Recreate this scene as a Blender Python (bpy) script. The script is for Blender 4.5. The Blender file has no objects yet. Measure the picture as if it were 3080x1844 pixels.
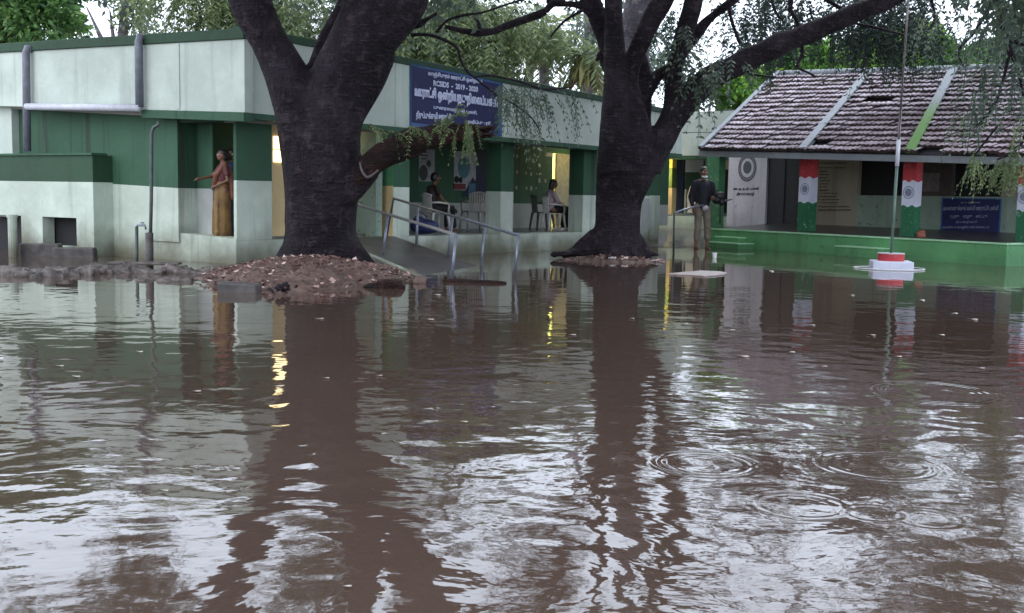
import bpy, math, random
import numpy as np
from mathutils import Vector, Matrix

R = math.radians
rng = np.random.default_rng(7)
random.seed(7)
scene = bpy.context.scene
col = scene.collection

# ------------------------------------------------------------------ camera
F = 3300.0                      # focal length in photograph pixels (3080 wide)
CAMH = 0.97
PITCH = math.atan(334 / F)
ROLL = R(1.03)
cam = bpy.data.objects.new('camera', bpy.data.cameras.new('camera'))
col.objects.link(cam)
cam.data.sensor_width = 36.0
cam.data.lens = 36.0 * F / 3080.0
cam.data.clip_start = 0.05
cam.data.clip_end = 500
cam.location = (0, 0, CAMH)
_fw = Vector((0, math.cos(PITCH), -math.sin(PITCH)))
_r0 = Vector((1, 0, 0))
_u0 = _r0.cross(_fw)
_rt = _r0 * math.cos(ROLL) + _u0 * math.sin(ROLL)
_up = _rt.cross(_fw)
cam.rotation_mode = 'QUATERNION'
cam.rotation_quaternion = Matrix((( _rt.x, _up.x, -_fw.x), (_rt.y, _up.y, -_fw.y), (_rt.z, _up.z, -_fw.z))).to_quaternion()
scene.camera = cam

# ------------------------------------------------------------------ world, sun, exposure
SUN_EL, SUN_ROT = R(42), R(215)
world = bpy.data.worlds.new("World")
scene.world = world
world.use_nodes = True
wn = world.node_tree
bg = wn.nodes['Background']
sky = wn.nodes.new('ShaderNodeTexSky')
sky.sky_type = 'NISHITA'
sky.sun_disc = False
sky.sun_elevation = SUN_EL
sky.sun_rotation = SUN_ROT
sky.dust_density = 3.0
hsv = wn.nodes.new('ShaderNodeHueSaturation')      # overcast: the sky has lost most of its blue
hsv.inputs['Saturation'].default_value = 0.42
wmix = wn.nodes.new('ShaderNodeMixRGB')
wmix.blend_type = 'MIX'
wmix.inputs['Fac'].default_value = 0.7
wmix.inputs['Color2'].default_value = (7.7, 8.6, 10.1, 1)     # even cloud layer
wn.links.new(sky.outputs[0], hsv.inputs['Color'])
wn.links.new(hsv.outputs[0], wmix.inputs['Color1'])
wn.links.new(wmix.outputs[0], bg.inputs['Color'])
bg.inputs['Strength'].default_value = 0.15
sun = bpy.data.objects.new('sun', bpy.data.lights.new('sun', 'SUN'))
col.objects.link(sun)
sun.data.energy = 0.5
sun.data.angle = R(25)
sun.data.color = (1.0, 0.97, 0.93)
sun.rotation_euler = (R(90) - SUN_EL, 0, R(180) - SUN_ROT + R(180))
scene.view_settings.view_transform = 'Standard'
scene.view_settings.look = 'None'
scene.view_settings.exposure = 1.2
scene.view_settings.gamma = 1
scene.cycles.use_denoising = True
scene.cycles.max_bounces = 8
scene.cycles.transparent_max_bounces = 8

# ------------------------------------------------------------------ photograph pixel -> place
CAM = Vector((0, 0, CAMH))
def ray(px, py):
    return (_fw + _rt * ((px - 1540) / F) - _up * ((py - 922) / F))
def G(px, py, z=0.0):
    d = ray(px, py); t = (z - CAMH) / d.z
    return CAM + d * t
def D(px, py, d):
    v = ray(px, py)
    return CAM + v * (d / v.y)

class Wall:
    """vertical plane through two ground points; s along it, t out of it towards the yard, z up"""
    def __init__(self, a, b):
        self.o = Vector((a[0], a[1], 0)); d = Vector((b[0] - a[0], b[1] - a[1], 0))
        self.L = d.length; self.d = d.normalized()
        n = Vector((-self.d.y, self.d.x, 0))
        if n.dot(-self.o) < 0: n = -n
        self.n = n
    def P(self, s, t, z): return self.o + self.d * s + self.n * t + Vector((0, 0, z))
    def hit(self, px, py, t=0.0):
        v = ray(px, py); q = self.o + self.n * t - CAM
        k = q.dot(self.n) / v.dot(self.n)
        p = CAM + v * k
        return (p - self.o).dot(self.d), p.z
    def S(self, px, py, t=0.0): return self.hit(px, py, t)[0]
    def Z(self, px, py, t=0.0): return self.hit(px, py, t)[1]

# ------------------------------------------------------------------ materials
def newmat(name):
    m = bpy.data.materials.new(name); m.use_nodes = True
    nt = m.node_tree; return m, nt, nt.nodes['Principled BSDF']
def N(nt, typ, **kw):
    n = nt.nodes.new(typ)
    for k, v in kw.items():
        if k.startswith('_'): setattr(n, k[1:], v)
        else: n.inputs[k.replace('__', ' ')].default_value = v
    return n
def mathn(nt, op, a, b=None, c=None):
    n = nt.nodes.new('ShaderNodeMath'); n.operation = op
    for i, v in enumerate((a, b, c)):
        if v is None: continue
        if isinstance(v, (int, float)): n.inputs[i].default_value = v
        else: nt.links.new(v, n.inputs[i])
    return n.outputs[0]
def mixc(nt, f, a, b, mode='MIX'):
    n = nt.nodes.new('ShaderNodeMixRGB'); n.blend_type = mode
    for i, v in zip((0, 1, 2), (f, a, b)):
        if isinstance(v, (int, float)): n.inputs[i].default_value = v
        elif isinstance(v, tuple): n.inputs[i].default_value = (*v, 1) if len(v) == 3 else v
        else: nt.links.new(v, n.inputs[i])
    return n.outputs[0]
def ramp(nt, src, lo, hi):
    n = nt.nodes.new('ShaderNodeMapRange'); n.interpolation_type = 'SMOOTHSTEP'
    nt.links.new(src, n.inputs['Value'])
    n.inputs['From Min'].default_value = lo; n.inputs['From Max'].default_value = hi
    return n.outputs[0]
def pos(nt, scale=(1, 1, 1)):
    g = nt.nodes.new('ShaderNodeNewGeometry')
    mp = nt.nodes.new('ShaderNodeMapping'); mp.inputs['Scale'].default_value = scale
    nt.links.new(g.outputs['Position'], mp.inputs['Vector'])
    return mp.outputs[0], g
def noise(nt, vec, scale, detail=4, rough=0.55):
    n = nt.nodes.new('ShaderNodeTexNoise'); n.inputs['Scale'].default_value = scale
    n.inputs['Detail'].default_value = detail; n.inputs['Roughness'].default_value = rough
    nt.links.new(vec, n.inputs['Vector']); return n.outputs[0]

def plaster(name, c, dirt=0.5, streak=0.35, rough=0.75, grime=(0.10, 0.095, 0.06), grime_z=0.45, chip=0.0, chipc=(0.4, 0.42, 0.38), bump=0.02):
    m, nt, b = newmat(name)
    v, g = pos(nt); vs, _ = pos(nt, (6, 6, 0.35))
    n1 = noise(nt, v, 1.3, 6); n2 = noise(nt, v, 9, 5); n3 = noise(nt, vs, 1.0, 5)
    dark = tuple(x * 0.78 for x in c); lite = tuple(min(1, x * 1.06) for x in c)
    cc = mixc(nt, ramp(nt, n1, 0.35, 0.7), dark, c)
    cc = mixc(nt, mathn(nt, 'MULTIPLY', ramp(nt, n2, 0.5, 0.75), 0.25), cc, lite)
    st = mathn(nt, 'MULTIPLY', ramp(nt, n3, 0.53, 0.68), streak)
    cc = mixc(nt, st, cc, tuple(x * 0.25 + 0.01 for x in c))
    if dirt:
        z = nt.nodes.new('ShaderNodeSeparateXYZ'); nt.links.new(g.outputs['Position'], z.inputs[0])
        zz = mathn(nt, 'ADD', z.outputs[2], mathn(nt, 'MULTIPLY', mathn(nt, 'SUBTRACT', n1, 0.5), 0.8))
        f = mathn(nt, 'MULTIPLY', mathn(nt, 'SUBTRACT', 1.0, ramp(nt, zz, -0.05, grime_z)), dirt)
        cc = mixc(nt, f, cc, grime)
    if chip:
        n4 = noise(nt, v, 9.0, 5, 0.7)
        cc = mixc(nt, mathn(nt, 'MULTIPLY', ramp(nt, n4, 0.60, 0.64), chip), cc, chipc)
    nt.links.new(cc, b.inputs['Base Color'])
    b.inputs['Roughness'].default_value = rough
    bp = nt.nodes.new('ShaderNodeBump'); bp.inputs['Strength'].default_value = 0.5; bp.inputs['Distance'].default_value = bump
    nt.links.new(n2, bp.inputs['Height']); nt.links.new(bp.outputs[0], b.inputs['Normal'])
    return m
def simple(name, c, rough=0.6, metal=0.0, var=0.3, scale=12, spec=0.5, bump=0.0):
    m, nt, b = newmat(name)
    v, g = pos(nt); n1 = noise(nt, v, scale, 4)
    cc = mixc(nt, ramp(nt, n1, 0.3, 0.7), tuple(x * (1 - var) for x in c), c)
    nt.links.new(cc, b.inputs['Base Color'])
    b.inputs['Roughness'].default_value = rough; b.inputs['Metallic'].default_value = metal
    b.inputs['Specular IOR Level'].default_value = spec
    if bump:
        bp = nt.nodes.new('ShaderNodeBump'); bp.inputs['Strength'].default_value = 0.8; bp.inputs['Distance'].default_value = bump
        nt.links.new(n1, bp.inputs['Height']); nt.links.new(bp.outputs[0], b.inputs['Normal'])
    return m
def emit(name, c, s):
    m, nt, b = newmat(name)
    b.inputs['Base Color'].default_value = (*c, 1)
    b.inputs['Emission Color'].default_value = (*c, 1); b.inputs['Emission Strength'].default_value = s
    return m
def leafmat(name, a, bcol, c2, trans=0.35):
    m, nt, b = newmat(name)
    at = nt.nodes.new('ShaderNodeAttribute'); at.attribute_name = 'shade'
    cc = mixc(nt, ramp(nt, at.outputs['Fac'], 0.0, 0.6), a, bcol)
    cc = mixc(nt, ramp(nt, at.outputs['Fac'], 0.7, 1.0), cc, c2)
    nt.links.new(cc, b.inputs['Base Color'])
    b.inputs['Roughness'].default_value = 0.45
    b.inputs['Specular IOR Level'].default_value = 0.35
    tr = nt.nodes.new('ShaderNodeBsdfTranslucent'); nt.links.new(cc, tr.inputs[0])
    mx = nt.nodes.new('ShaderNodeMixShader'); mx.inputs[0].default_value = trans
    nt.links.new(b.outputs[0], mx.inputs[1]); nt.links.new(tr.outputs[0], mx.inputs[2])
    nt.links.new(mx.outputs[0], nt.nodes['Material Output'].inputs[0])
    return m
def barkmat(name, c, c2, ring=1.0):
    m, nt, b = newmat(name)
    v, g = pos(nt); vr, _ = pos(nt, (1.6, 1.6, 9)); vf, _ = pos(nt, (9, 9, 1.4))
    n1 = noise(nt, v, 2.2, 6); n2 = noise(nt, vr, 3.0, 5, 0.65); n3 = noise(nt, vf, 3.0, 5, 0.6); n4 = noise(nt, v, 26, 3)
    cc = mixc(nt, ramp(nt, n1, 0.35, 0.65), c, c2)
    cc = mixc(nt, mathn(nt, 'MULTIPLY', ramp(nt, n2, 0.58, 0.66), 0.45), cc, tuple(min(1, x * 2.6 + .01) for x in c2))
    cc = mixc(nt, mathn(nt, 'MULTIPLY', ramp(nt, n3, 0.6, 0.75), 0.6), cc, tuple(x * 0.35 for x in c))
    cc = mixc(nt, mathn(nt, 'MULTIPLY', ramp(nt, n4, 0.69, 0.74), 0.6), cc, (0.12, 0.11, 0.12))
    nt.links.new(cc, b.inputs['Base Color']); b.inputs['Roughness'].default_value = 0.7
    b.inputs['Specular IOR Level'].default_value = 0.16
    n5 = noise(nt, v, 6.5, 5, .6)
    h = mathn(nt, 'ADD', mathn(nt, 'MULTIPLY', n2, ring), mathn(nt, 'ADD', mathn(nt, 'ADD', n3, mathn(nt, 'MULTIPLY', n5, 1.4)), mathn(nt, 'MULTIPLY', n4, 0.5)))
    nt.links.new(mixc(nt, mathn(nt, 'MULTIPLY', ramp(nt, n5, .54, .66), .55), cc, tuple(x * 2.4 for x in (c2[0], c2[1] * .92, c2[2] * .85))), b.inputs['Base Color'])
    bp = nt.nodes.new('ShaderNodeBump'); bp.inputs['Strength'].default_value = 0.9; bp.inputs['Distance'].default_value = 0.09
    nt.links.new(h, bp.inputs['Height']); nt.links.new(bp.outputs[0], b.inputs['Normal'])
    return m

M = {}
M['white'] = plaster('mint_white_wall_paint', (0.51, 0.585, 0.50), dirt=0.95, streak=0.40, grime_z=0.55)
M['whitef'] = plaster('fascia_wall_paint', (0.51, 0.58, 0.52), dirt=0, streak=0.22)
M['green'] = plaster('dark_green_wall_paint', (0.028, 0.092, 0.050), dirt=0, streak=0.9)
M['dgreen'] = plaster('deep_green_trim_paint', (0.018, 0.058, 0.028), dirt=0, streak=0.5)
M['pgreen'] = plaster('bright_green_plinth_paint', (0.10, 0.30, 0.12), dirt=0.3, streak=0.25, grime=(0.03, 0.07, 0.035), grime_z=0.22, chip=.6, chipc=(0.04, 0.10, 0.05))
M['lgreen'] = plaster('pale_green_edge_paint', (0.34, 0.60, 0.36), dirt=0, streak=0.15)
M['mossgreen'] = plaster('green_pillar_paint', (0.07, 0.24, 0.11), dirt=0, streak=0.3, chip=0.5)
M['cream'] = plaster('cream_lit_wall_paint', (0.66, 0.50, 0.26), dirt=0, streak=0.1)
M['yellow'] = plaster('yellow_wall_paint', (0.75, 0.60, 0.12), dirt=0, streak=0.1)
M['floor'] = simple('wet_cement_floor', (0.13, 0.12, 0.115), rough=0.25, var=0.4, scale=3, bump=0.004)
M['concrete'] = simple('wet_grey_concrete', (0.17, 0.16, 0.15), rough=0.22, var=0.45, scale=2.5, bump=0.006)
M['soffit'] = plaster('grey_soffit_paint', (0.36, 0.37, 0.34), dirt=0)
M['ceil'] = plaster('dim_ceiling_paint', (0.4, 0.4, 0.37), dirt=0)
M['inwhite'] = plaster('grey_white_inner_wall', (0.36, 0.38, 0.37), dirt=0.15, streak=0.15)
M['lilac'] = plaster('pale_lilac_wall_paint', (0.52, 0.49, 0.53), dirt=0.3, streak=0.25, grime_z=0.8, grime=(0.25, 0.24, 0.26), chip=0.6, chipc=(0.22, 0.2, 0.2))
M['beige'] = plaster('faded_beige_wall_paint', (0.30, 0.26, 0.20), dirt=0.0, streak=0.25)
M['mintback'] = plaster('patchy_mint_wall_paint', (0.25, 0.33, 0.27), dirt=0.0, streak=0.3, chip=0.9, chipc=(0.06, 0.06, 0.055))
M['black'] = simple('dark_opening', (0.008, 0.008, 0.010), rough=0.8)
M['doorblue'] = simple('dark_blue_door_paint', (0.035, 0.05, 0.10), rough=0.5)
M['doordark'] = simple('dark_plank_door_wood', (0.03, 0.028, 0.034), rough=0.6, scale=20)
M['pvc'] = simple('grey_white_pvc_pipe', (0.55, 0.56, 0.63), rough=0.4, var=0.15)
M['pvcdark'] = simple('weathered_grey_pipe', (0.16, 0.17, 0.21), rough=0.5, var=0.3)
M['steel'] = simple('grey_steel_rail', (0.19, 0.21, 0.26), rough=0.35, metal=0.5)
M['darkpipe'] = simple('dark_iron_pipe', (0.06, 0.075, 0.07), rough=0.45, metal=0.3)
M['signblue'] = simple('dark_blue_sign_enamel', (0.007, 0.011, 0.075), rough=0.65, var=0.25, scale=3)
M['signedge'] = simple('mid_blue_sign_frame', (0.03, 0.10, 0.26), rough=0.4)
M['signwhite'] = simple('white_sign_lettering', (0.60, 0.64, 0.85), rough=0.5, var=0.1)
M['ink'] = simple('dark_wall_lettering', (0.06, 0.06, 0.08), rough=0.7, var=0.3)
M['inkbrown'] = simple('faded_brown_wall_lettering', (0.13, 0.10, 0.075), rough=0.8, var=0.4, scale=30)
M['inkgrey'] = simple('grey_blue_wheel_paint', (0.22, 0.25, 0.36), rough=0.7, var=0.5, scale=30)
M['red'] = plaster('red_pillar_paint', (0.42, 0.035, 0.045), dirt=0, streak=0.2, chip=0.4, chipc=(0.5, 0.2, 0.2))
M['flagwhite'] = plaster('white_pillar_paint', (0.58, 0.60, 0.72), dirt=0, streak=0.2)
M['flaggreen'] = plaster('green_band_pillar_paint', (0.012, 0.12, 0.05), dirt=0.1, streak=0.3, chip=0.5, chipc=(0.3, 0.45, 0.35))
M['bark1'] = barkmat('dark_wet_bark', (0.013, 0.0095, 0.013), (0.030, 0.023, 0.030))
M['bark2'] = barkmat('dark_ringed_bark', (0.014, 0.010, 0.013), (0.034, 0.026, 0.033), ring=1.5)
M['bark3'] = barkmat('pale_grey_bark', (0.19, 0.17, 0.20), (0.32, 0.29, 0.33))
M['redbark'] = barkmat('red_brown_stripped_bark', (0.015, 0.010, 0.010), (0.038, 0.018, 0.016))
M['soil'] = simple('wet_red_soil', (0.135, 0.082, 0.066), rough=0.7, var=0.5, scale=7, bump=0.03)
M['stone'] = simple('weathered_dark_stone', (0.075, 0.066, 0.064), rough=0.6, var=0.6, scale=9, bump=0.01)
M['mudstone'] = simple('muddy_concrete_rubble', (0.13, 0.105, 0.095), rough=0.55, var=0.75, scale=8, bump=0.03)
M['plastic'] = simple('off_white_plastic', (0.62, 0.60, 0.57), rough=0.35, var=0.12)
M['paper'] = simple('white_paper', (0.75, 0.75, 0.78), rough=0.6, var=0.1)
M['skin'] = simple('brown_skin', (0.16, 0.075, 0.045), rough=0.5, var=0.15)
M['hair'] = simple('black_hair', (0.008, 0.007, 0.008), rough=0.5)

def tilemat():
    m, nt, b = newmat('old_clay_roof_tiles')
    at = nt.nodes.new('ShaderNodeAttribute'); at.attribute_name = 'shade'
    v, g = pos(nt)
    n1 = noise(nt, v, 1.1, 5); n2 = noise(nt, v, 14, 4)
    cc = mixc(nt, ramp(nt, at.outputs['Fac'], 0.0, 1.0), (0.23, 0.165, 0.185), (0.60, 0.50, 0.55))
    cc = mixc(nt, ramp(nt, at.outputs['Fac'], -0.1, -0.4), cc, (0.035, 0.022, 0.022))  # front edges darkened: shade line under each tile row put into colour
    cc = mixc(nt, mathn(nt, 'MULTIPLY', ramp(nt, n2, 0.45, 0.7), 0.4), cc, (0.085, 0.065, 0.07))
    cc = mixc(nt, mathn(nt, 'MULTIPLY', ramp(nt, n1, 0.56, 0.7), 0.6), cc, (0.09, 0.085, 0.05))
    nt.links.new(cc, b.inputs['Base Color']); b.inputs['Roughness'].default_value = 0.32
    bp = nt.nodes.new('ShaderNodeBump'); bp.inputs['Strength'].default_value = 0.5; bp.inputs['Distance'].default_value = 0.01
    nt.links.new(n2, bp.inputs['Height']); nt.links.new(bp.outputs[0], b.inputs['Normal'])
    return m
M['tile'] = tilemat()
M['cement'] = plaster('grey_cement_roof_band', (0.20, 0.22, 0.24), dirt=0, streak=0.2, rough=0.5)
def mossband():
    m, nt, b = newmat('cement_band_with_moss')
    v, g = pos(nt); n1 = noise(nt, v, 3, 4)
    z = nt.nodes.new('ShaderNodeSeparateXYZ'); nt.links.new(g.outputs['Position'], z.inputs[0])
    zz = mathn(nt, 'ADD', z.outputs[2], mathn(nt, 'MULTIPLY', mathn(nt, 'SUBTRACT', n1, 0.5), 0.5))
    cc = mixc(nt, ramp(nt, zz, 2.45, 2.95), (0.10, 0.24, 0.045), (0.20, 0.22, 0.24))
    nt.links.new(cc, b.inputs['Base Color']); b.inputs['Roughness'].default_value = 0.7
    return m
M['moss'] = mossband()

# water: opaque mud-brown with a smooth rippled skin
RINGS = [((2800, 1180), 0.36), ((2640, 1400), 0.24), ((2720, 1395), 0.10), ((2410, 1520), 0.17), ((2120, 1395), 0.20), ((2630, 1545), 0.10), ((1360, 1225), 0.10), ((2790, 1560), 0.12)]
def watermat():
    m, nt, b = newmat('muddy_flood_water')
    v, g = pos(nt)
    va, _ = pos(nt, (0.9, 1.1, 1))
    # calm patches and rougher patches
    patch = noise(nt, v, 0.30, 3)
    sep = nt.nodes.new('ShaderNodeSeparateXYZ'); nt.links.new(g.outputs['Position'], sep.inputs[0])
    X, Y = sep.outputs[0], sep.outputs[1]
    dw = nt.nodes.new('ShaderNodeTexNoise'); dw.inputs['Scale'].default_value = 0.8
    nt.links.new(v, dw.inputs['Vector'])
    off = nt.nodes.new('ShaderNodeVectorMath'); off.operation = 'SCALE'; off.inputs['Scale'].default_value = 0.5
    nt.links.new(dw.outputs['Color'], off.inputs[0])
    ad = nt.nodes.new('ShaderNodeVectorMath'); ad.operation = 'ADD'
    nt.links.new(va, ad.inputs[0]); nt.links.new(off.outputs[0], ad.inputs[1])
    w1 = noise(nt, ad.outputs[0], 2.6, 2, 0.45)
    w2 = noise(nt, ad.outputs[0], 5.6, 1.5, 0.4)
    w3 = noise(nt, ad.outputs[0], 16.0, 2, 0.5)
    near = mathn(nt, 'SUBTRACT', 1.0, ramp(nt, Y, 2.5, 9.5))
    mid = mathn(nt, 'SUBTRACT', 1.0, ramp(nt, Y, 6.0, 15.0))
    pr = ramp(nt, patch, 0.35, 0.62)
    amp2 = mathn(nt, 'ADD', 0.06, mathn(nt, 'MULTIPLY', mathn(nt, 'ADD', mathn(nt, 'MULTIPLY', mid, 0.5), near), mathn(nt, 'ADD', 0.45, mathn(nt, 'MULTIPLY', pr, 0.6))))
    h = mathn(nt, 'MULTIPLY', mathn(nt, 'MULTIPLY', w1, 0.0060), mathn(nt, 'ADD', 0.30, mathn(nt, 'MULTIPLY', mid, 0.9)))
    h = mathn(nt, 'ADD', h, mathn(nt, 'MULTIPLY', mathn(nt, 'MULTIPLY', w2, 0.0042), amp2))
    h = mathn(nt, 'ADD', h, mathn(nt, 'MULTIPLY', mathn(nt, 'MULTIPLY', w3, 0.00070), amp2))
    for (p, rad) in RINGS:
        c = G(*p)
        dx = mathn(nt, 'SUBTRACT', X, c.x); dy = mathn(nt, 'SUBTRACT', Y, c.y)
        r = mathn(nt, 'SQRT', mathn(nt, 'ADD', mathn(nt, 'MULTIPLY', dx, dx), mathn(nt, 'MULTIPLY', dy, dy)))
        e = mathn(nt, 'DIVIDE', mathn(nt, 'SUBTRACT', r, rad * 0.85), rad * 0.22)
        env = mathn(nt, 'EXPONENT', mathn(nt, 'MULTIPLY', mathn(nt, 'MULTIPLY', e, e), -1.0))
        s = mathn(nt, 'SINE', mathn(nt, 'MULTIPLY', r, 150.0))
        h = mathn(nt, 'ADD', h, mathn(nt, 'MULTIPLY', mathn(nt, 'MULTIPLY', s, env), 0.00034))
    bp = nt.nodes.new('ShaderNodeBump'); bp.inputs['Strength'].default_value = 1.0; bp.inputs['Distance'].default_value = 1.0
    nt.links.new(h, bp.inputs['Height']); nt.links.new(bp.outputs[0], b.inputs['Normal'])
    n5 = noise(nt, v, 0.7, 4)
    cc = mixc(nt, n5, (0.062, 0.040, 0.030), (0.088, 0.059, 0.045))
    nt.links.new(cc, b.inputs['Base Color'])
    b.inputs['Roughness'].default_value = 0.035
    b.inputs['IOR'].default_value = 1.72
    return m
M['water'] = watermat()

# ------------------------------------------------------------------ mesh helpers
LOC = {}
def tag(o, label=None, cat=None, group=None, kind=None):
    if label: o['label'] = label
    if cat: o['category'] = cat
    if group: o['group'] = group
    if kind: o['kind'] = kind
    return o
def thing(name, label, cat, loc, group=None):
    o = bpy.data.objects.new(name, None); col.objects.link(o); o.location = loc
    o.empty_display_size = 0.1
    LOC[o] = Vector(loc)
    return tag(o, label, cat, group)
def mesh_obj(name, me, mats, parent=None, smooth=False):
    for m in (mats if isinstance(mats, (list, tuple)) else [mats]): me.materials.append(m)
    o = bpy.data.objects.new(name, me); col.objects.link(o)
    if parent is not None:
        off = LOC[parent]; me.transform(Matrix.Translation(-off)); o.parent = parent
    LOC[o] = LOC[parent] if parent is not None else Vector((0, 0, 0))
    if smooth:
        me.polygons.foreach_set('use_smooth', [True] * len(me.polygons))
    return o
def recentre(o):
    """a top-level mesh gets its origin at its own base"""
    me = o.data; n = len(me.vertices); a = np.empty(n * 3); me.vertices.foreach_get('co', a); a = a.reshape(-1, 3)
    c = Vector(((a[:, 0].min() + a[:, 0].max()) / 2, (a[:, 1].min() + a[:, 1].max()) / 2, a[:, 2].min()))
    me.transform(Matrix.Translation(-c)); o.location = c; LOC[o] = c
    return o

class MB:
    def __init__(s): s.v = []; s.f = []; s.m = []
    def add(s, verts, faces, mi=0):
        k = len(s.v); s.v += [tuple(p) for p in verts]; s.f += [tuple(i + k for i in f) for f in faces]; s.m += [mi] * len(faces); return s
    def hexa(s, c, mi=0):     # 8 corners: bottom loop then top loop
        return s.add(c, [(3, 2, 1, 0), (4, 5, 6, 7), (0, 1, 5, 4), (1, 2, 6, 5), (2, 3, 7, 6), (3, 0, 4, 7)], mi)
    def wbox(s, w, s0, s1, t0, t1, z0, z1, mi=0):
        za, zb = z0 if isinstance(z0, tuple) else (z0, z0); zc, zd = z1 if isinstance(z1, tuple) else (z1, z1)
        return s.hexa([w.P(s0, t0, za), w.P(s1, t0, zb), w.P(s1, t1, zb), w.P(s0, t1, za),
                       w.P(s0, t0, zc), w.P(s1, t0, zd), w.P(s1, t1, zd), w.P(s0, t1, zc)], mi)
    def quad(s, a, b, c, d, mi=0): return s.add([a, b, c, d], [(0, 1, 2, 3)], mi)
    def prism(s, base, h, mi=0):   # polygon of 3D points extruded by vector h
        n = len(base); h = Vector(h); top = [Vector(p) + h for p in base]
        return s.add(list(base) + top, [tuple(range(n))[::-1], tuple(range(n, 2 * n))] + [(i, (i + 1) % n, n + (i + 1) % n, n + i) for i in range(n)], mi)
    def tube(s, pts, rad, seg=10, mi=0, cap=True):
        pts = [Vector(p) for p in pts]; n = len(pts)
        rad = rad if isinstance(rad, (list, tuple)) else [rad] * n
        k = len(s.v); prev = None
        for i, p in enumerate(pts):
            d = (pts[min(i + 1, n - 1)] - pts[max(i - 1, 0)]).normalized()
            a = prev if prev is not None else (Vector((0, 0, 1)) if abs(d.z) < 0.9 else Vector((1, 0, 0)))
            u = (a - d * a.dot(d)).normalized(); prev = u; v = d.cross(u)
            for j in range(seg):
                th = 2 * math.pi * j / seg
                s.v.append(tuple(p + (u * math.cos(th) + v * math.sin(th)) * rad[i]))
        for i in range(n - 1):
            for j in range(seg):
                j2 = (j + 1) % seg
                s.f.append((k + i * seg + j, k + i * seg + j2, k + (i + 1) * seg + j2, k + (i + 1) * seg + j)); s.m.append(mi)
        if cap:
            s.f.append(tuple(k + j for j in range(seg))[::-1]); s.m.append(mi)
            s.f.append(tuple(k + (n - 1) * seg + j for j in range(seg))); s.m.append(mi)
        return s
    def ell(s, c, r, seg=12, rings=8, mi=0, rot=None):
        c = Vector(c); k = len(s.v); pts = []
        for i in range(1, rings):
            ph = math.pi * i / rings
            for j in range(seg):
                th = 2 * math.pi * j / seg
                pts.append(Vector((r[0] * math.sin(ph) * math.cos(th), r[1] * math.sin(ph) * math.sin(th), r[2] * math.cos(ph))))
        pts += [Vector((0, 0, r[2])), Vector((0, 0, -r[2]))]
        if rot is not None: pts = [rot @ p for p in pts]
        s.v += [tuple(c + p) for p in pts]
        for i in range(rings - 2):
            for j in range(seg):
                j2 = (j + 1) % seg
                s.f.append((k + i * seg + j, k + (i + 1) * seg + j, k + (i + 1) * seg + j2, k + i * seg + j2)); s.m.append(mi)
        T = k + (rings - 1) * seg
        for j in range(seg):
            j2 = (j + 1) % seg
            s.f.append((T, k + j, k + j2)); s.m.append(mi)
            s.f.append((T + 1, k + (rings - 2) * seg + j2, k + (rings - 2) * seg + j)); s.m.append(mi)
        return s
    def mesh(s, name='m'):
        me = bpy.data.meshes.new(name); me.from_pydata([tuple(p) for p in s.v], [], s.f)
        me.polygons.foreach_set('material_index', s.m); me.update(); return me
    def build(s, name, mats, parent=None, smooth=False, bevel=0.0):
        me = s.mesh(name)
        o = mesh_obj(name, me, mats, parent, smooth)
        if bevel:
            b = o.modifiers.new('b', 'BEVEL'); b.width = bevel; b.segments = 2; b.limit_method = 'ANGLE'
        return o

def fused(name, mb, mats, parent, voxel, smooth_it=2, jitter=0.0, jscale=8.0):
    """the pieces of mb melted into one continuous surface"""
    me = mb.mesh(name); o = bpy.data.objects.new('tmp', me); col.objects.link(o)
    r = o.modifiers.new('r', 'REMESH'); r.mode = 'VOXEL'; r.voxel_size = voxel; r.use_smooth_shade = True
    if smooth_it:
        sm = o.modifiers.new('s', 'SMOOTH'); sm.iterations = smooth_it; sm.factor = 0.5
    dg = bpy.context.evaluated_depsgraph_get()
    m2 = bpy.data.meshes.new_from_object(o.evaluated_get(dg)); m2.name = name
    bpy.data.objects.remove(o); bpy.data.meshes.remove(me)
    if jitter:
        n = len(m2.vertices); a = np.empty(n * 3); m2.vertices.foreach_get('co', a); a = a.reshape(-1, 3)
        nn = np.empty(n * 3); m2.vertices.foreach_get('normal', nn); nn = nn.reshape(-1, 3)
        w = np.zeros(n); r2 = np.random.default_rng(3)
        for k in range(14):
            fr = r2.normal(size=3) * jscale * (0.4 + 1.2 * r2.random()); fr[2] *= 0.6
            w += np.sin(a @ fr + r2.random() * 6.28) / (1 + 0.15 * k)
        a += nn * (w * jitter / 3)[:, None]
        m2.vertices.foreach_set('co', a.ravel()); m2.update()
    m2.materials.clear()
    return mesh_obj(name, m2, mats, parent, True)

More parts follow.
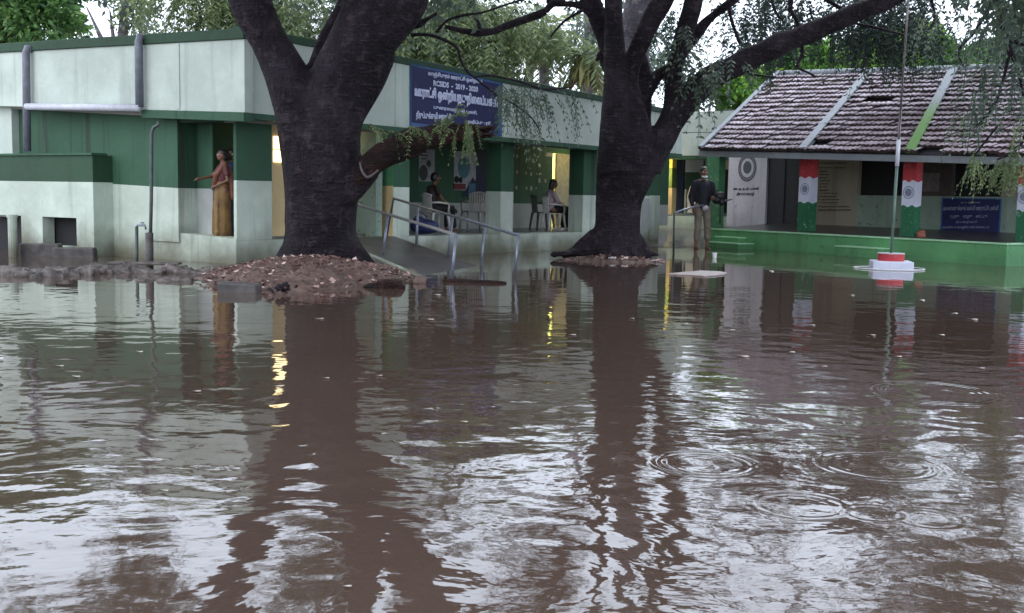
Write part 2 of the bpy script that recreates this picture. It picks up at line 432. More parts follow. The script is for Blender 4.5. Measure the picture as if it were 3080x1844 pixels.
def text_on(w, txt, px0, py0, px1, py1, t, mat, parent, name='lettering', bold=0.03, py1b=None):
    """text painted on wall w, filling the pixel box"""
    s0, zt = w.hit(px0, py0, t); s1, zb = w.hit(px1, py1, t)
    sa, zb2 = w.hit(px0, py1 if py1b is None else py1b, t)
    c = bpy.data.curves.new('t', 'FONT'); c.body = txt; c.size = 1; c.extrude = 0.0; c.bevel_depth = bold; c.bevel_resolution = 0; c.resolution_u = 3
    o = bpy.data.objects.new('t', c); col.objects.link(o)
    dg = bpy.context.evaluated_depsgraph_get()
    me = bpy.data.meshes.new_from_object(o.evaluated_get(dg)); bpy.data.objects.remove(o)
    n = len(me.vertices); a = np.empty(n * 3); me.vertices.foreach_get('co', a); a = a.reshape(-1, 3)
    x0, x1, y0, y1 = a[:, 0].min(), a[:, 0].max(), a[:, 1].min(), a[:, 1].max()
    u = (a[:, 0] - x0) / (x1 - x0); v = (a[:, 1] - y0) / (y1 - y0)
    flip = s1 < s0
    ss = s0 + (s1 - s0) * u
    zs = (zb2 + (zb - zb2) * u) + v * (zt - zb2)
    tt = t + (a[:, 2] / max(bold, 1e-6)) * 0.004 + 0.004
    P = np.array(w.o)[None] + ss[:, None] * np.array(w.d)[None] + tt[:, None] * np.array(w.n)[None]; P[:, 2] = zs
    me.vertices.foreach_set('co', P.ravel()); me.update(); me.materials.clear()
    return mesh_obj(name, me, mat, parent)
def ring_on(mb, w, sc, zc, r0, r1, t, seg=40, mi=0, squash=1.0):
    vs = []
    for j in range(seg):
        th = 2 * math.pi * j / seg
        for r in (r0, r1): vs.append(w.P(sc + r * math.cos(th) * squash, t, zc + r * math.sin(th)))
    mb.add(vs, [(2 * j, 2 * j + 1, (2 * j + 3) % (2 * seg), (2 * j + 2) % (2 * seg)) for j in range(seg)], mi)

# ------------------------------------------------------------------ ground and water
g = MB()
nx, ny = 60, 60
xs = np.linspace(-90, 90, nx); ys = np.linspace(-30, 150, ny)
for y in ys:
    for x in xs:
        far = max(0.0, min(1.0, (y - 27) / 8)); side = max(0.0, min(1.0, (abs(x) - 22) / 8))
        g.v.append((x, y, -0.35 + 0.55 * max(far, side) + 0.05 * math.sin(x * 1.7) * math.cos(y * 1.3)))
for j in range(ny - 1):
    for i in range(nx - 1):
        g.f.append((j * nx + i, j * nx + i + 1, (j + 1) * nx + i + 1, (j + 1) * nx + i)); g.m.append(0)
tag(g.build('ground', M['soil'], smooth=True), kind='structure')
wv = MB().quad((-60, -20, 0), (60, -20, 0), (60, 60, 0), (-60, 60, 0))
tag(wv.build('flood_water', M['water']), kind='structure')

# ------------------------------------------------------------------ the school building
gA = G(711, 795); gB = G(1980, 739)
W = Wall(gA, gB)                                  # right wing, facing the yard
ux = Vector((-W.d.y, W.d.x, 0)); ux = ux if ux.dot(Vector((-1, 0, 0))) > 0 else -ux
dE = (G(20, 747) - gA); dE.z = 0
print('wing angle', math.degrees(math.atan2(W.d.y, W.d.x)), 'left', math.degrees(math.atan2(dE.y, dE.x)), 'L', W.L)
V = Wall(gA, G(20, 747))                          # left wing
B = thing('school_building', 'long green and mint white school block with open veranda behind the two big trees', 'building', (gA.x - 2, gA.y + 4, 0))
zf = 0.5 * (W.Z(1231, 708) + W.Z(1753, 697)); print('veranda floor z', zf)
Lw = W.L
def PX(px, py, t=0.0): return W.S(px, py, t)

# plinth and floor of both wings
mb = MB(); mb.wbox(W, 0.0, Lw, -0.35, 0.0, -0.4, (zf - 0.012, zf - 0.012), 0)
mb.build('plinth', M['white'], B)
mb = MB(); mb.wbox(W, 0.003, Lw - 0.003, -2.6, -0.35, -0.4, zf, 0)
mb.build('veranda_floor', M['floor'], B)
# fascia right wing (hangs 0.3 m proud)
OV = 0.30
fs0 = W.S(730, 330, OV); fs1 = Lw + 0.3
def ztop(s, p0=(730, 78), p1=(1805, 288)):
    a = W.hit(*p0, OV); b = W.hit(*p1, OV); return a[1] + (b[1] - a[1]) * (s - a[0]) / (b[0] - a[0])
def zbot(s): return ztop(s, (730, 338), (1791, 439))
print('fascia z', ztop(fs0), ztop(fs1), zbot(fs0), zbot(fs1))
mb = MB(); mb.wbox(W, fs0, fs1, OV - 0.14, OV, (zbot(fs0), zbot(fs1)), (ztop(fs0) - 0.10, ztop(fs1) - 0.10), 0)
for px in (1188,):       # shallow plaster joint
    s = W.S(px, 250, OV); mb.wbox(W, s, s + 0.05, OV, OV + 0.012, (zbot(s) + .02, zbot(s) + .02), (ztop(s) - 0.12,) * 2, 0)
mb.build('fascia', M['whitef'], B, bevel=0.008)
mb = MB(); mb.wbox(W, fs0 - 0.02, fs1, OV - 0.18, OV + 0.03, (ztop(fs0) - 0.10, ztop(fs1) - 0.10), (ztop(fs0), ztop(fs1)), 0)
mb.build('coping', M['dgreen'], B, bevel=0.008)
mb = MB(); mb.wbox(W, fs0, fs1, OV - 0.16, OV + 0.015, (zbot(fs0) - 0.075, zbot(fs1) - 0.075), (zbot(fs0), zbot(fs1)), 0)
mb.build('drip_band', M['green'], B)
# soffit and roof slab
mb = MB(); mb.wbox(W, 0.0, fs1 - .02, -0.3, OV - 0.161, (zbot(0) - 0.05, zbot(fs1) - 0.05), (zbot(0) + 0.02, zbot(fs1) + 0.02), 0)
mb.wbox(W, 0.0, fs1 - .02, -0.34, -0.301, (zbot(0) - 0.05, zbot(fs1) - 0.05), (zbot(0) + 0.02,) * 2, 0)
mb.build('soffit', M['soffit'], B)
mb = MB(); mb.wbox(W, 0.46, fs1 - .03, -7.0, -0.341, 2.12, 2.9, 0)
mb.build('roof', M['ceil'], B)
# front beam (lintel) over the openings
zb_ = 1.86
mb = MB(); mb.wbox(W, 0.0, Lw, -0.24, 0.0, zb_, (zbot(0) - 0.052, zbot(fs1) - 0.052), 0)
mb.build('beam', M['soffit'], B)
# pillars, each white below a green band
def zband(px): # green/white division
    a = W.hit(1186, 562); b = W.hit(1788, 588); s = W.S(px, 575); return a[1] + (b[1] - a[1]) * (s - a[0]) / (b[0] - a[0])
def pillar(px0, px1, depth=0.33, mats=('white', 'green'), nm='pillar', side=None, wall=W, lab=None, z0=None, ztopp=None):
    s0, s1 = wall.S(px0, 600), wall.S(px1, 600); zz = zband((px0 + px1) / 2)
    mb = MB(); mb.wbox(wall, s0, s1, -depth, 0.004, zf - 0.012 if z0 is None else z0, zz, 0); mb.wbox(wall, s0, s1, -depth, 0.004, zz, zb_ if ztopp is None else ztopp, 1)
    o = mb.build(nm, [M[mats[0]], M[mats[1]]], B, bevel=0.006)
    if lab: o['label'] = lab
    return s0, s1
s_a = pillar(711, 818, depth=0.06)
s_b = pillar(1183, 1231)
s_c = pillar(1505, 1544)
s_d = pillar(1753, 1792)
pillar(1905, 1925, nm='pillar')
# end parapet wall beyond the second tree
se0, se1 = W.S(1925, 650), Lw
mb = MB(); ze = W.Z(1980, 590); mb.wbox(W, W.S(1921, 650), se1, -0.14, 0.006, zf - .02, ze, 0); mb.wbox(W, W.S(1928, 650), W.S(1954, 650), 0.006, 0.012, W.Z(1940, 690), W.Z(1940, 597), 1)
mb.wbox(W, W.S(1952, 650), Lw - 0.02, 0.006, 0.016, 0.12, ze + .01, 0)
mb.build('parapet', [M['white'], M['inwhite']], B, bevel=0.005)
# return face of the entrance pillar, warm lamplight put into its colours
s0 = s_b[0]
mb = MB(); zq = W.Z(1160, 559, -.17); mb.wbox(W, s0 - 0.008, s0, -0.34, -0.004, zf - 0.01, zq, 0); mb.wbox(W, s0 - 0.008, s0, -0.34, -0.004, zq, zb_ - .01, 1)
mb.build('lamplit_return', [M['cream'], M['mossgreen']], B)
sA = W.S(819, 600, -0.12); sB = W.S(905, 600, -0.12)
mb = MB(); mb.wbox(W, sA, sB, -0.5, -0.12, zf - 0.28, 1.96, 0); mb.wbox(W, sA, sB + .01, -0.5, -0.10, zf - 0.22, zf - 0.16, 1)
mb.build('entrance_pillar', [M['cream'], M['inwhite']], B, bevel=0.005)
mb = MB()
for (y0, y1) in ((412, 447), (453, 487)):
    a = W.hit(822, y1, -0.118); b = W.hit(852, y0, -0.118)
    mb.wbox(W, a[0], b[0], -0.118, -0.105, a[1], b[1], 0)
wo = mb.build('window', emit('lit_window_glow', (1.0, 0.80, 0.42), 1.6), B)
# back wall of the veranda (2 m in)
TB = -1.9
zc = 2.12
def bseg(px0, px1, zsplit, mats=('inwhite', 'green'), nm='wall', z0=None, z1=None):
    s0, s1 = W.S(px0, 600, TB), W.S(px1, 600, TB)
    mb = MB(); mb.wbox(W, s0, s1, TB - 0.2, TB, zf if z0 is None else z0, zsplit, 0); mb.wbox(W, s0, s1, TB - 0.2, TB, zsplit, zc if z1 is None else z1, 1)
    return mb.build(nm, [M[mats[0]], M[mats[1]]], B)
zs1 = W.Z(1360, 610, TB)
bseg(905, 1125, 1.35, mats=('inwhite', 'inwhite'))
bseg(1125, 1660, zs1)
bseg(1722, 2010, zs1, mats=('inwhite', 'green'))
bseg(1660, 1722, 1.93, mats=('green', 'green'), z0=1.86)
# window with dark green shutter in the back wall
a = W.hit(1126, 585, TB); b = W.hit(1142, 530, TB)
mb = MB(); mb.wbox(W, a[0], b[0], TB, TB + 0.03, a[1], b[1], 0); mb.build('shutter', M['dgreen'], B)
# inner rooms close the view
mb = MB(); s0, s1 = W.S(1650, 600, TB), W.S(1722, 600, TB) + 0.6
mb.wbox(W, s0 - 1.3, s0 - 1.2, TB - 3.0, TB - 0.21, zf, zc, 0); mb.wbox(W, s1 + 0.3, s1 + 0.4, TB - 3.0, TB - 0.21, zf, zc, 0)
mb.wbox(W, s0 - 1.3, s1 + 0.4, TB - 3.1, TB - 3.0, zf, zc, 0); mb.wbox(W, s0 - 1.2, s1 + 0.3, TB - 3.0, TB - 0.0, zf - 0.05, zf - 0.001, 1)
mb.build('classroom_wall', [M['yellow'], M['floor']], B)
mb = MB(); mb.wbox(W, 0.6, Lw, -7.0, -6.85, 0, 2.9, 0); mb.wbox(W, Lw - .15, Lw, -6.85, -2.1, 0, 2.9, 0); mb.build('rear_wall', M['whitef'], B)
# open beige door leaf, lit
sd = W.S(1678, 600, TB); mb = MB()
mb.wbox(W, sd, W.S(1721, 600, TB), TB - 0.10, TB - 0.05, zf + 0.01, 1.85, 0)
mb.build('door', simple('beige_painted_door', (0.44, 0.40, 0.28), rough=0.5), B, bevel=0.006)
# tube light inside the lit room and a bulb at the entrance (both inferred from the warm light); the door fill is added
def lamp(name, p, e, r=0.12, c=(1.0, 0.80, 0.30)):
    l = bpy.data.objects.new(name, bpy.data.lights.new(name, 'POINT')); col.objects.link(l)
    l.location = p; l.data.energy = e; l.data.shadow_soft_size = r; l.data.color = c
lamp('room_lamp', W.P(W.S(1672, 500, TB) + .1, TB - 1.5, 1.75), 110, c=(1.0, 0.86, 0.28))
lamp('door_fill', W.P(W.S(1700, 480, TB), TB + .55, 1.8), 5.0, c=(1.0, 0.86, 0.45))  # added fill without a fixture, brightens the beige door leaf
lamp('entrance_lamp', W.P(W.S(1000, 500, -1.0), -0.85, 1.75), 17, c=(1.0, 0.80, 0.42))


# posters and painted panels on the back wall
def panel(px0, py0, px1, py1, mat, t, nm, lab=None, thick=0.008, wall=W, parent=B):
    a = wall.hit(px0, py1, t); b = wall.hit(px1, py0, t)
    mb = MB(); mb.wbox(wall, min(a[0], b[0]), max(a[0], b[0]), t, t + thick, min(a[1], b[1]), max(a[1], b[1]), 0)
    o = mb.build(nm, mat, parent)
    if lab: o['label'] = lab
    return o
paint_lb = simple('pale_mural_paint', (0.42, 0.43, 0.47)); paint_bl = simple('teal_mural_paint', (0.07, 0.20, 0.26)); paint_nb = simple('navy_mural_paint', (0.012, 0.02, 0.06))
panel(1364, 458, 1431, 572, paint_lb, TB, 'mural_panel')
mb = MB(); s, z = W.hit(1394, 505, TB); ring_on(mb, W, s, z, 0.0, 0.20, TB + 0.012, squash=0.85); mb.build('mural_disc', paint_bl, B)
panel(1364, 553, 1400, 570, simple('maroon_mural_paint', (0.16, 0.02, 0.03)), TB + 0.010, 'mural_panel')
panel(1431, 452, 1466, 594, paint_nb, TB, 'mural_panel')
mb = MB(); p = [W.hit(1388, 592, TB), W.hit(1466, 592, TB), W.hit(1420, 534, TB)]
mb.prism([W.P(a, TB + .012, b) for a, b in p], W.n * 0.006); mb.build('mural_triangle', paint_nb, B)
panel(1408, 552, 1430, 592, simple('blue_mural_paint', (0.06, 0.13, 0.22)), TB + 0.020, 'mural_panel')
mb = MB(); s, z = W.hit(1377, 540, TB); ring_on(mb, W, s - .05, z, 0, 0.065, TB + 0.014); ring_on(mb, W, s + .06, z - .01, 0, 0.055, TB + 0.0145); mb.build('mural_tree', M['black'], B)
panel(1259, 450, 1307, 545, simple('grey_poster_paper', (0.30, 0.31, 0.32)), TB, 'poster')
mb = MB()
for k, (x0, y0, x1, y1) in enumerate(((1263, 455, 1283, 459), (1263, 466, 1285, 469), (1266, 476, 1282, 479))):
    a = W.hit(x0, y1, TB); b = W.hit(x1, y0, TB); mb.wbox(W, a[0], b[0], TB + .008, TB + .012, a[1], b[1], 0)
s, z = W.hit(1288, 492, TB); ring_on(mb, W, s, z, 0, 0.06, TB + 0.0125); s, z = W.hit(1272, 520, TB); ring_on(mb, W, s, z, 0, 0.14, TB + 0.013, squash=0.8)
mb.build('poster_print', simple('dark_poster_ink', (0.03, 0.04, 0.03)), B)
# little paper cut-outs pinned in rows beside the lit door
pcut = simple('grey_white_cutout_paper', (0.30, 0.31, 0.30))
for (x, y, rx) in ((1555, 470, 5), (1555, 518, 5), (1553, 565, 6), (1582, 485, 4), (1602, 483, 6), (1613, 482, 4), (1582, 521, 4), (1597, 524, 6), (1614, 523, 3), (1583, 566, 5), (1597, 567, 7), (1612, 566, 4), (1622, 543, 7), (1640, 544, 6), (1621, 501, 3)):
    mb = MB(); s, z = W.hit(x, y, TB); r = rx * 21.0 / F * 1.25
    ring_on(mb, W, s, z, 0, r, TB + 0.006, seg=5 + (x % 4), squash=0.75); mb.build('paper_cutout', pcut, B)
panel(1640, 460, 1660, 470, pcut, TB, 'poster')

# ---- left wing
def vS(px, py, t=0.0): return V.S(px, py, t)
VL = V.L + 0.05
def vz(p0, p1, t):
    a = V.hit(*p0, t); b = V.hit(*p1, t); return lambda s: a[1] + (b[1] - a[1]) * (s - a[0]) / (b[0] - a[0])
vo = 0.28
vtop = vz((721, 86), (62, 128), vo); vbot = vz((721, 338), (100, 322), vo)
c0 = V.S(735, 200, vo)
print('left fascia', vtop(0), vtop(VL), vbot(0), vbot(VL))
mb = MB(); mb.wbox(V, c0, VL, vo - 0.15, vo, (vbot(c0), vbot(VL)), (vtop(c0) - 0.13, vtop(VL) - 0.13), 0)
for px in (541,):
    s = V.S(px, 200, vo); mb.wbox(V, s, s + 0.06, vo, vo + 0.015, vbot(s) + .02, vtop(s) - 0.14, 0)
mb.build('fascia', M['whitef'], B, bevel=0.008)
mb = MB(); mb.wbox(V, c0 - .02, VL + .02, vo - 0.2, vo + 0.035, (vtop(c0) - 0.13, vtop(VL) - 0.13), (vtop(c0), vtop(VL)), 0)
mb.build('coping', M['dgreen'], B, bevel=0.008)
mb = MB(); mb.wbox(V, c0, V.S(430, 320, vo), vo - 0.17, vo + 0.02, (vbot(c0) - 0.11, vbot(c0) - 0.02), (vbot(c0), vbot(V.S(430, 320, vo))), 0)
mb.build('drip_band', M['green'], B)
mb = MB(); mb.wbox(V, 0.0, VL, 0.0, vo - 0.171, (vbot(0) - 0.09, vbot(VL) - .02), (vbot(0), vbot(VL)), 0); mb.build('soffit', M['soffit'], B)
mb = MB(); mb.wbox(V, 0.1, VL, -7, -0.45, 2.25, 2.95, 0); mb.build('roof', M['ceil'], B)
# wall left of the doorway, green above white
zvb = vz((541, 566), (284, 550), 0)
sj = V.S(541, 600); zt = 2.3
mb = MB(); mb.wbox(V, sj, VL, -0.3, 0.0, -0.4, (zvb(sj), zvb(VL)), 0); mb.wbox(V, sj, VL, -0.3, 0.0, (zvb(sj), zvb(VL)), (vbot(sj) - .01, vbot(VL) - .01), 1)
mb.wbox(V, sj + 0.0, V.S(440, 600), 0.0, 0.03, 0.25, (zvb(sj), zvb(V.S(440, 600))), 0); mb.wbox(V, sj + 0.0, V.S(440, 600), 0.0, 0.03, (zvb(sj), zvb(V.S(440, 600))), vbot(sj) - .05, 1)
mb.build('wall', [M['white'], M['green']], B, bevel=0.004)
# sill below the doorway, recessed panel and dark doorway
zd = V.Z(640, 708); sp = V.S(640, 600, -0.3)
mb = MB(); mb.wbox(V, 0.003, sj, -0.3, 0.0, -0.4, (zd - 0.03, zd + 0.01), 0); mb.build('sill', M['white'], B)
mb = MB(); mb.wbox(V, 0.003, sj + 1.5, -2.6, -0.3, -0.4, zd - .012, 0); mb.build('passage_floor', M['floor'], B)
zrp = V.Z(600, 567, -0.3)
mb = MB(); mb.wbox(V, sp, sj + 0.05, -0.33, -0.301, zd - 0.01, zrp, 0); mb.wbox(V, sp, sj + 0.05, -0.33, -0.301, zrp, 2.2, 1)
mb.build('recessed_panel', [M['inwhite'], M['green']], B)
mb = MB(); mb.wbox(V, 0.0, sj, -0.3, -0.0, 1.99, vbot(0) - 0.1, 0); mb.build('beam', M['dgreen'], B)
mb = MB(); mb.wbox(V, -0.2, sj + 1.5, -2.75, -2.6, 0, 2.3, 0); mb.build('wall', M['mintback'], B)
mb = MB(); mb.wbox(V, sp + .3, sp + .45, -2.6, -0.34, 0.3, 2.3, 0); mb.build('wall', M['green'], B)
# drain pipes on the left wing
D_ = B
pt = vo + 0.09
a = V.hit(78, 150, pt); b = V.hit(82, 455, pt)
mb = MB(); mb.tube([V.P(a[0], vo - .02, a[1] + .02), V.P(a[0], pt - .02, a[1] + .02), V.P(a[0], pt, a[1] - .04), V.P(b[0], pt, b[1])], 0.055, 12); mb.build('drain_pipe', M['pvcdark'], B, True)
a = V.hit(417, 118, pt); b = V.hit(420, 322, pt)
mb = MB(); mb.tube([V.P(a[0], vo - .02, a[1] + .03), V.P(a[0], pt - .02, a[1] + .03), V.P(a[0], pt, a[1] - .04), V.P(b[0], pt, b[1])], 0.055, 12); mb.build('drain_pipe', M['pvcdark'], B, True)
a = V.hit(84, 321, pt); b = V.hit(424, 325, pt)
mb = MB(); mb.tube([V.P(a[0], pt + .02, a[1]), V.P(b[0], pt + .02, b[1])], 0.05, 12); mb.build('drain_pipe', M['pvc'], B, True)
# corner post at the far left edge
mb = MB(); s = V.S(52, 200, 0.0); mb.wbox(V, s, VL + .06, 0.0, vo - .16, 0.5, vtop(VL) - .14, 0); mb.build('pilaster', M['whitef'], B)
# signboard
S_ = thing('school_signboard', 'dark blue board with white Tamil lettering and mid blue frame on the white fascia', 'signboard', W.P(W.S(1370, 350, OV), OV, 1.9))
def quadbox(w, pts, t0, t1):     # px corners tl,tr,br,bl
    q = [w.hit(x, y, t1) for x, y in pts]
    a = [w.P(s, t1, z) for s, z in q]; b = [w.P(s, t0, z) for s, z in q]
    return a, b
a, b_ = quadbox(W, [(1236, 189), (1512, 250), (1510, 410), (1236, 378)], OV + 0.002, OV + 0.03)
mb = MB().add(b_ + a, [(0, 1, 2, 3), (4, 7, 6, 5), (0, 4, 5, 1), (1, 5, 6, 2), (2, 6, 7, 3), (3, 7, 4, 0)]); mb.build('frame', M['signedge'], S_)
a, b_ = quadbox(W, [(1239, 197), (1501, 254), (1499, 402), (1239, 368)], OV + 0.03, OV + 0.036)
mb = MB().add(b_ + a, [(0, 1, 2, 3), (4, 7, 6, 5), (0, 4, 5, 1), (1, 5, 6, 2), (2, 6, 7, 3), (3, 7, 4, 0)]); SP_ = mb.build('panel', M['signblue'], S_)
tS = OV + 0.036
text_on(W, "காஞ்சிபுரம் ஊராட்சி ஒன்றியம்", 1287, 212, 1450, 257, tS, M['signwhite'], SP_, bold=.045, py1b=231)
text_on(W, "RCSIDS  -  2019 - 2020", 1303, 241, 1437, 278, tS, M['signwhite'], SP_, bold=0.05, py1b=259)
text_on(W, "ஊராட்சி ஒன்றியநடுநிைலப்பள்ளி", 1246, 254, 1497, 334, tS, M['signwhite'], SP_, bold=0.062, py1b=300)
text_on(W, "புனரைமத்தல் பணி.", 1304, 315, 1435, 349, tS, M['signwhite'], SP_, bold=0.045, py1b=331)
text_on(W, "திருப்புக்குழி ஊராட்சி", 1251, 332, 1355, 370, tS, M['signwhite'], SP_, bold=0.045, py1b=362)
text_on(W, "மதிப்பு : ரூ.", 1408, 359, 1478, 381, tS, M['signwhite'], SP_, bold=0.045, py1b=375)

# ---- low walled block in front of the left wing
gl0 = G(284, 772); Lwv = Wall(gl0, gl0 + (-W.n * 0 + V.d * 5))
LB = thing('walled_washing_block', 'low green topped white walled block with square openings at the left edge', 'wall', (gl0.x - 1, gl0.y + .4, 0))
lw = Lwv
sE = lw.S(-60, 600)
zt_ = lw.Z(140, 461); zm_ = lw.Z(140, 546)
o1 = (lw.S(230, 690), lw.S(128, 690)); o2 = (lw.S(64, 690), lw.S(-60, 690)); zo = lw.Z(200, 655)
mb = MB()
def lwall(sa, sb, za, zb, mi): mb.wbox(lw, sa, sb, -0.2, 0.0, za, zb, mi)
lwall(0, o1[0], -0.4, zm_, 0); lwall(o1[1], o2[0], -0.4, zm_, 0); lwall(o1[0], o1[1], zo, zm_, 0); lwall(o2[0], sE, zo, zm_, 0)
lwall(o1[0], o1[1], -0.4, 0.12, 0)
lwall(0, sE, zm_, zt_ - .03, 1)
mb.wbox(lw, -0.0, 0.2, -1.5, -0.2, -0.4, zm_, 0); mb.wbox(lw, 0.0, 0.2, -1.5, -0.2, zm_, zt_ - .03, 1)
mb.build('wall', [M['white'], M['dgreen']], LB, bevel=0.004)
mb = MB(); mb.wbox(lw, -0.02, sE, -0.23, 0.03, zt_ - .03, zt_, 0); mb.build('coping', M['green'], LB)
mb = MB(); mb.wbox(lw, 0.21, sE, -.26, -.225, -.3, zo + .1, 0); mb.build('shade_sheet', M['black'], LB)  # added black sheet: the shade inside the openings put into colour

# stone slabs and pillar by the block
def slab(name, x0, x1, ytop, ybot, d, h, label, mat=M['stone'], dz=0.0, rot=0.0):
    p0 = D(x0, ybot, d); p1 = D(x1, ybot, d); dd = (p1 - p0); dd.z = 0; Ls = dd.length; dd.normalize(); nn = Vector((-dd.y, dd.x, 0))
    mb = MB(); c = []
    zb = -0.12 if dz == 0 else dz; zt2 = D((x0 + x1) / 2, ytop, d).z
    for z in (zb, zt2):
        for (a, b) in ((0, 0), (Ls, 0), (Ls, 0.5), (0, 0.5)):
            c.append(p0 * 1.0 + dd * (a + random.uniform(-.02, .02)) + nn * (b * h)); c[-1].z = z + random.uniform(-.008, .008)
    mb.hexa(c); o = mb.build(name, mat, bevel=0.02); recentre(o)
    return tag(o, label, 'stone slab')
slab('stone_slab', 60, 178, 733, 752, 15.35, 0.3, 'flat dark stone slab further left beside the low white wall')
slab('stone_slab', 155, 283, 745, 768, 15.25, 0.3, 'thicker dark stone slab sitting in the water below the square opening')
mb = MB(); p = G(40, 772)
mb.tube([(p.x, p.y, -.3), (p.x, p.y, D(40, 655, p.y).z)], 0.06, 12); mb.tube([(p.x, p.y, D(40, 655, p.y).z), (p.x, p.y, D(40, 650, p.y).z + .02)], [0.07, 0.075], 12)
tag(recentre(mb.build('short_post', M['white'], smooth=False)), 'short white post standing in the water at the far left', 'post')

# standpipes
SP = thing('tall_standpipe', 'tall thin dark pipe with a bent top standing in front of the left wall', 'pipe', G(449, 806))
q = G(449, 806); d = q.y
mb = MB(); mb.tube([(q.x, q.y, -.2), D(455, 600, d), D(456, 400, d), D(462, 384, d), D(476, 376, d), D(478, 365, d)], 0.022, 10); mb.build('pipe', M['darkpipe'], SP, True)
mb = MB(); mb.tube([(q.x, q.y, -.2), D(449, 700, d)], 0.05, 12); mb.build('sleeve', M['stone'], SP, True)
SP = thing('tap_standpipe', 'short water tap pipe beside the tall thin pipe', 'tap', G(411, 800))
q = G(411, 800); d = q.y
mb = MB(); mb.tube([(q.x, q.y, -.2), D(411, 682, d)], 0.022, 10); mb.build('pipe', M['darkpipe'], SP, True)
mb = MB(); mb.tube([D(411, 682, d), D(413, 678, d), D(436, 678, d), D(439, 690, d)], 0.014, 8); spo = mb.build('spout', M['steel'], SP, True)
mb = MB(); mb.tube([D(428, 678, d), D(428, 670, d)], 0.008, 8); mb.tube([D(422, 670, d), D(434, 670, d)], 0.008, 8); mb.build('tap_handle', M['steel'], spo, True)

# ---- ramp
RA = thing('access_ramp', 'wet dark concrete ramp with pale edging sloping down from the veranda into the water', 'ramp', G(1250, 800))
t1 = W.P(W.S(1184, 712), 0.004, zf - .002); t0 = W.P(W.S(1184, 712) - 1.35, 0.004, zf - .002)
b1 = G(1446, 803, -0.01); b0 = G(1262, 838, -0.01)
mb = MB(); lowv = Vector((0, 0, -0.4))
mb.hexa([t0 + Vector((0, 0, -.6)), t1 + Vector((0, 0, -.6)), b1 + lowv, b0 + lowv, t0, t1, b1, b0]); mb.build('slope', simple('dark_wet_ramp_concrete', (0.075, 0.068, 0.068), rough=.4, var=.4, scale=4, bump=.006), RA)
def edge(a, b, w_, h, mat, nm, par):
    a = Vector(a); b = Vector(b); d = (b - a); dh = Vector((d.x, d.y, 0)).normalized(); n = Vector((-dh.y, dh.x, 0)) * w_
    MB().hexa([a - n - Vector((0, 0, .3)), b - n - Vector((0, 0, .3)), b + n - Vector((0, 0, .3)), a + n - Vector((0, 0, .3)), a - n + Vector((0, 0, h)), b - n + Vector((0, 0, h)), b + n + Vector((0, 0, h)), a + n + Vector((0, 0, h))]).build(nm, mat, par, bevel=0.006)
edge(t0, b0, 0.045, 0.035, M['white'], 'kerb', RA)
def P_r(px, py, d): return D(px, py, d)
def railing(label, top, posts, r=0.020):
    T = thing('ramp_handrail', label, 'handrail', D(posts[0][2], posts[0][3], posts[0][4]), 'steel handrails on the ramp')
    mb = MB(); mb.tube([D(*p) for p in top], r, 10); mb.build('rail', M['steel'], T, True)
    for (x0, y0, x1, y1, d) in posts:
        a = D(x0, y0, d); b = D(x1, y1, d); b.z -= 0.1
        mb = MB(); mb.tube([a, b], r, 10); mb.build('post', M['steel'], T, True)
db0 = G(1357, 836).y; db1 = G(1546, 838).y
railing('nearer sloping steel handrail ending low in the water beside the leafy mound', [(1040, 604, 15.4), (1083, 618, 15.1), (1168, 645, 14.6), (1371, 706, db0), (1370, 711, db0)],
        [(1166, 645, 1149, 775, 14.6), (1371, 707, 1357, 835, db0)])
railing('further longer steel handrail with square end nearest the second tree', [(1160, 720, 16.2), (1184, 597, 16.2), (1361, 649, 15.4), (1559, 708, db1 + .6), (1548, 838, db1 + .6)],
        [(1361, 649, 1346, 778, 15.4), (1257, 619, 1252, 732, 15.9), (1458, 678, 1444, 816, 15.0)])
print('rail depths', db0, db1)

# ---- rear block seen between the second tree and the tiled building
q0 = G(1975, 697); q1 = G(2230, 707)
RB = Wall(D(1960, 640, 27.5), D(2330, 655, 26.0)); rb = thing('rear_school_block', 'far white and green school wing with blue door between second tree and tiled building', 'building', RB.P(1.5, -1, 0))
zr0 = RB.Z(2050, 650)
def rz(px, py): return RB.Z(px, py, 0.3)
mb = MB(); sA, sB = RB.S(1890, 400, .3), RB.S(2420, 400, .3)
zzt = (rz(2060, 338) , rz(2175, 352)); 
mb.wbox(RB, sA, sB, 0.1, 0.3, rz(2060, 468), rz(2060, 400), 0); mb.wbox(RB, sA, sB, 0.1, 0.28, rz(2060, 398), rz(2060, 336), 0); mb.build('fascia', M['whitef'], rb)
mb = MB(); mb.wbox(RB, sA, sB, 0.1, 0.292, rz(2060, 400), rz(2060, 398), 0); mb.build('joint', M['dgreen'], rb)
mb = MB(); mb.wbox(RB, sA, sB, -0.3, 0.29, rz(2060, 478), rz(2060, 468), 0); mb.build('drip_band', M['green'], rb)
mb = MB(); mb.wbox(RB, sA, sB, -4, 0.1, 2.2, 2.9, 0); mb.build('roof', M['ceil'], rb)
mb = MB(); mb.wbox(RB, sA, sB, -4, 0.0, -.3, zr0, 0); mb.build('plinth', M['white'], rb)
mb = MB(); mb.wbox(RB, sA, sB, -1.6, -1.5, zr0, RB.Z(2100, 590, -1.5), 0); mb.wbox(RB, sA, sB, -1.6, -1.5, RB.Z(2100, 590, -1.5), RB.Z(2100, 518, -1.5), 1); mb.wbox(RB, sA, sB, -1.6, -1.5, RB.Z(2100, 518, -1.5), 2.2, 2)
mb.build('back_wall', [M['inwhite'], M['dgreen'], M['inwhite']], rb)
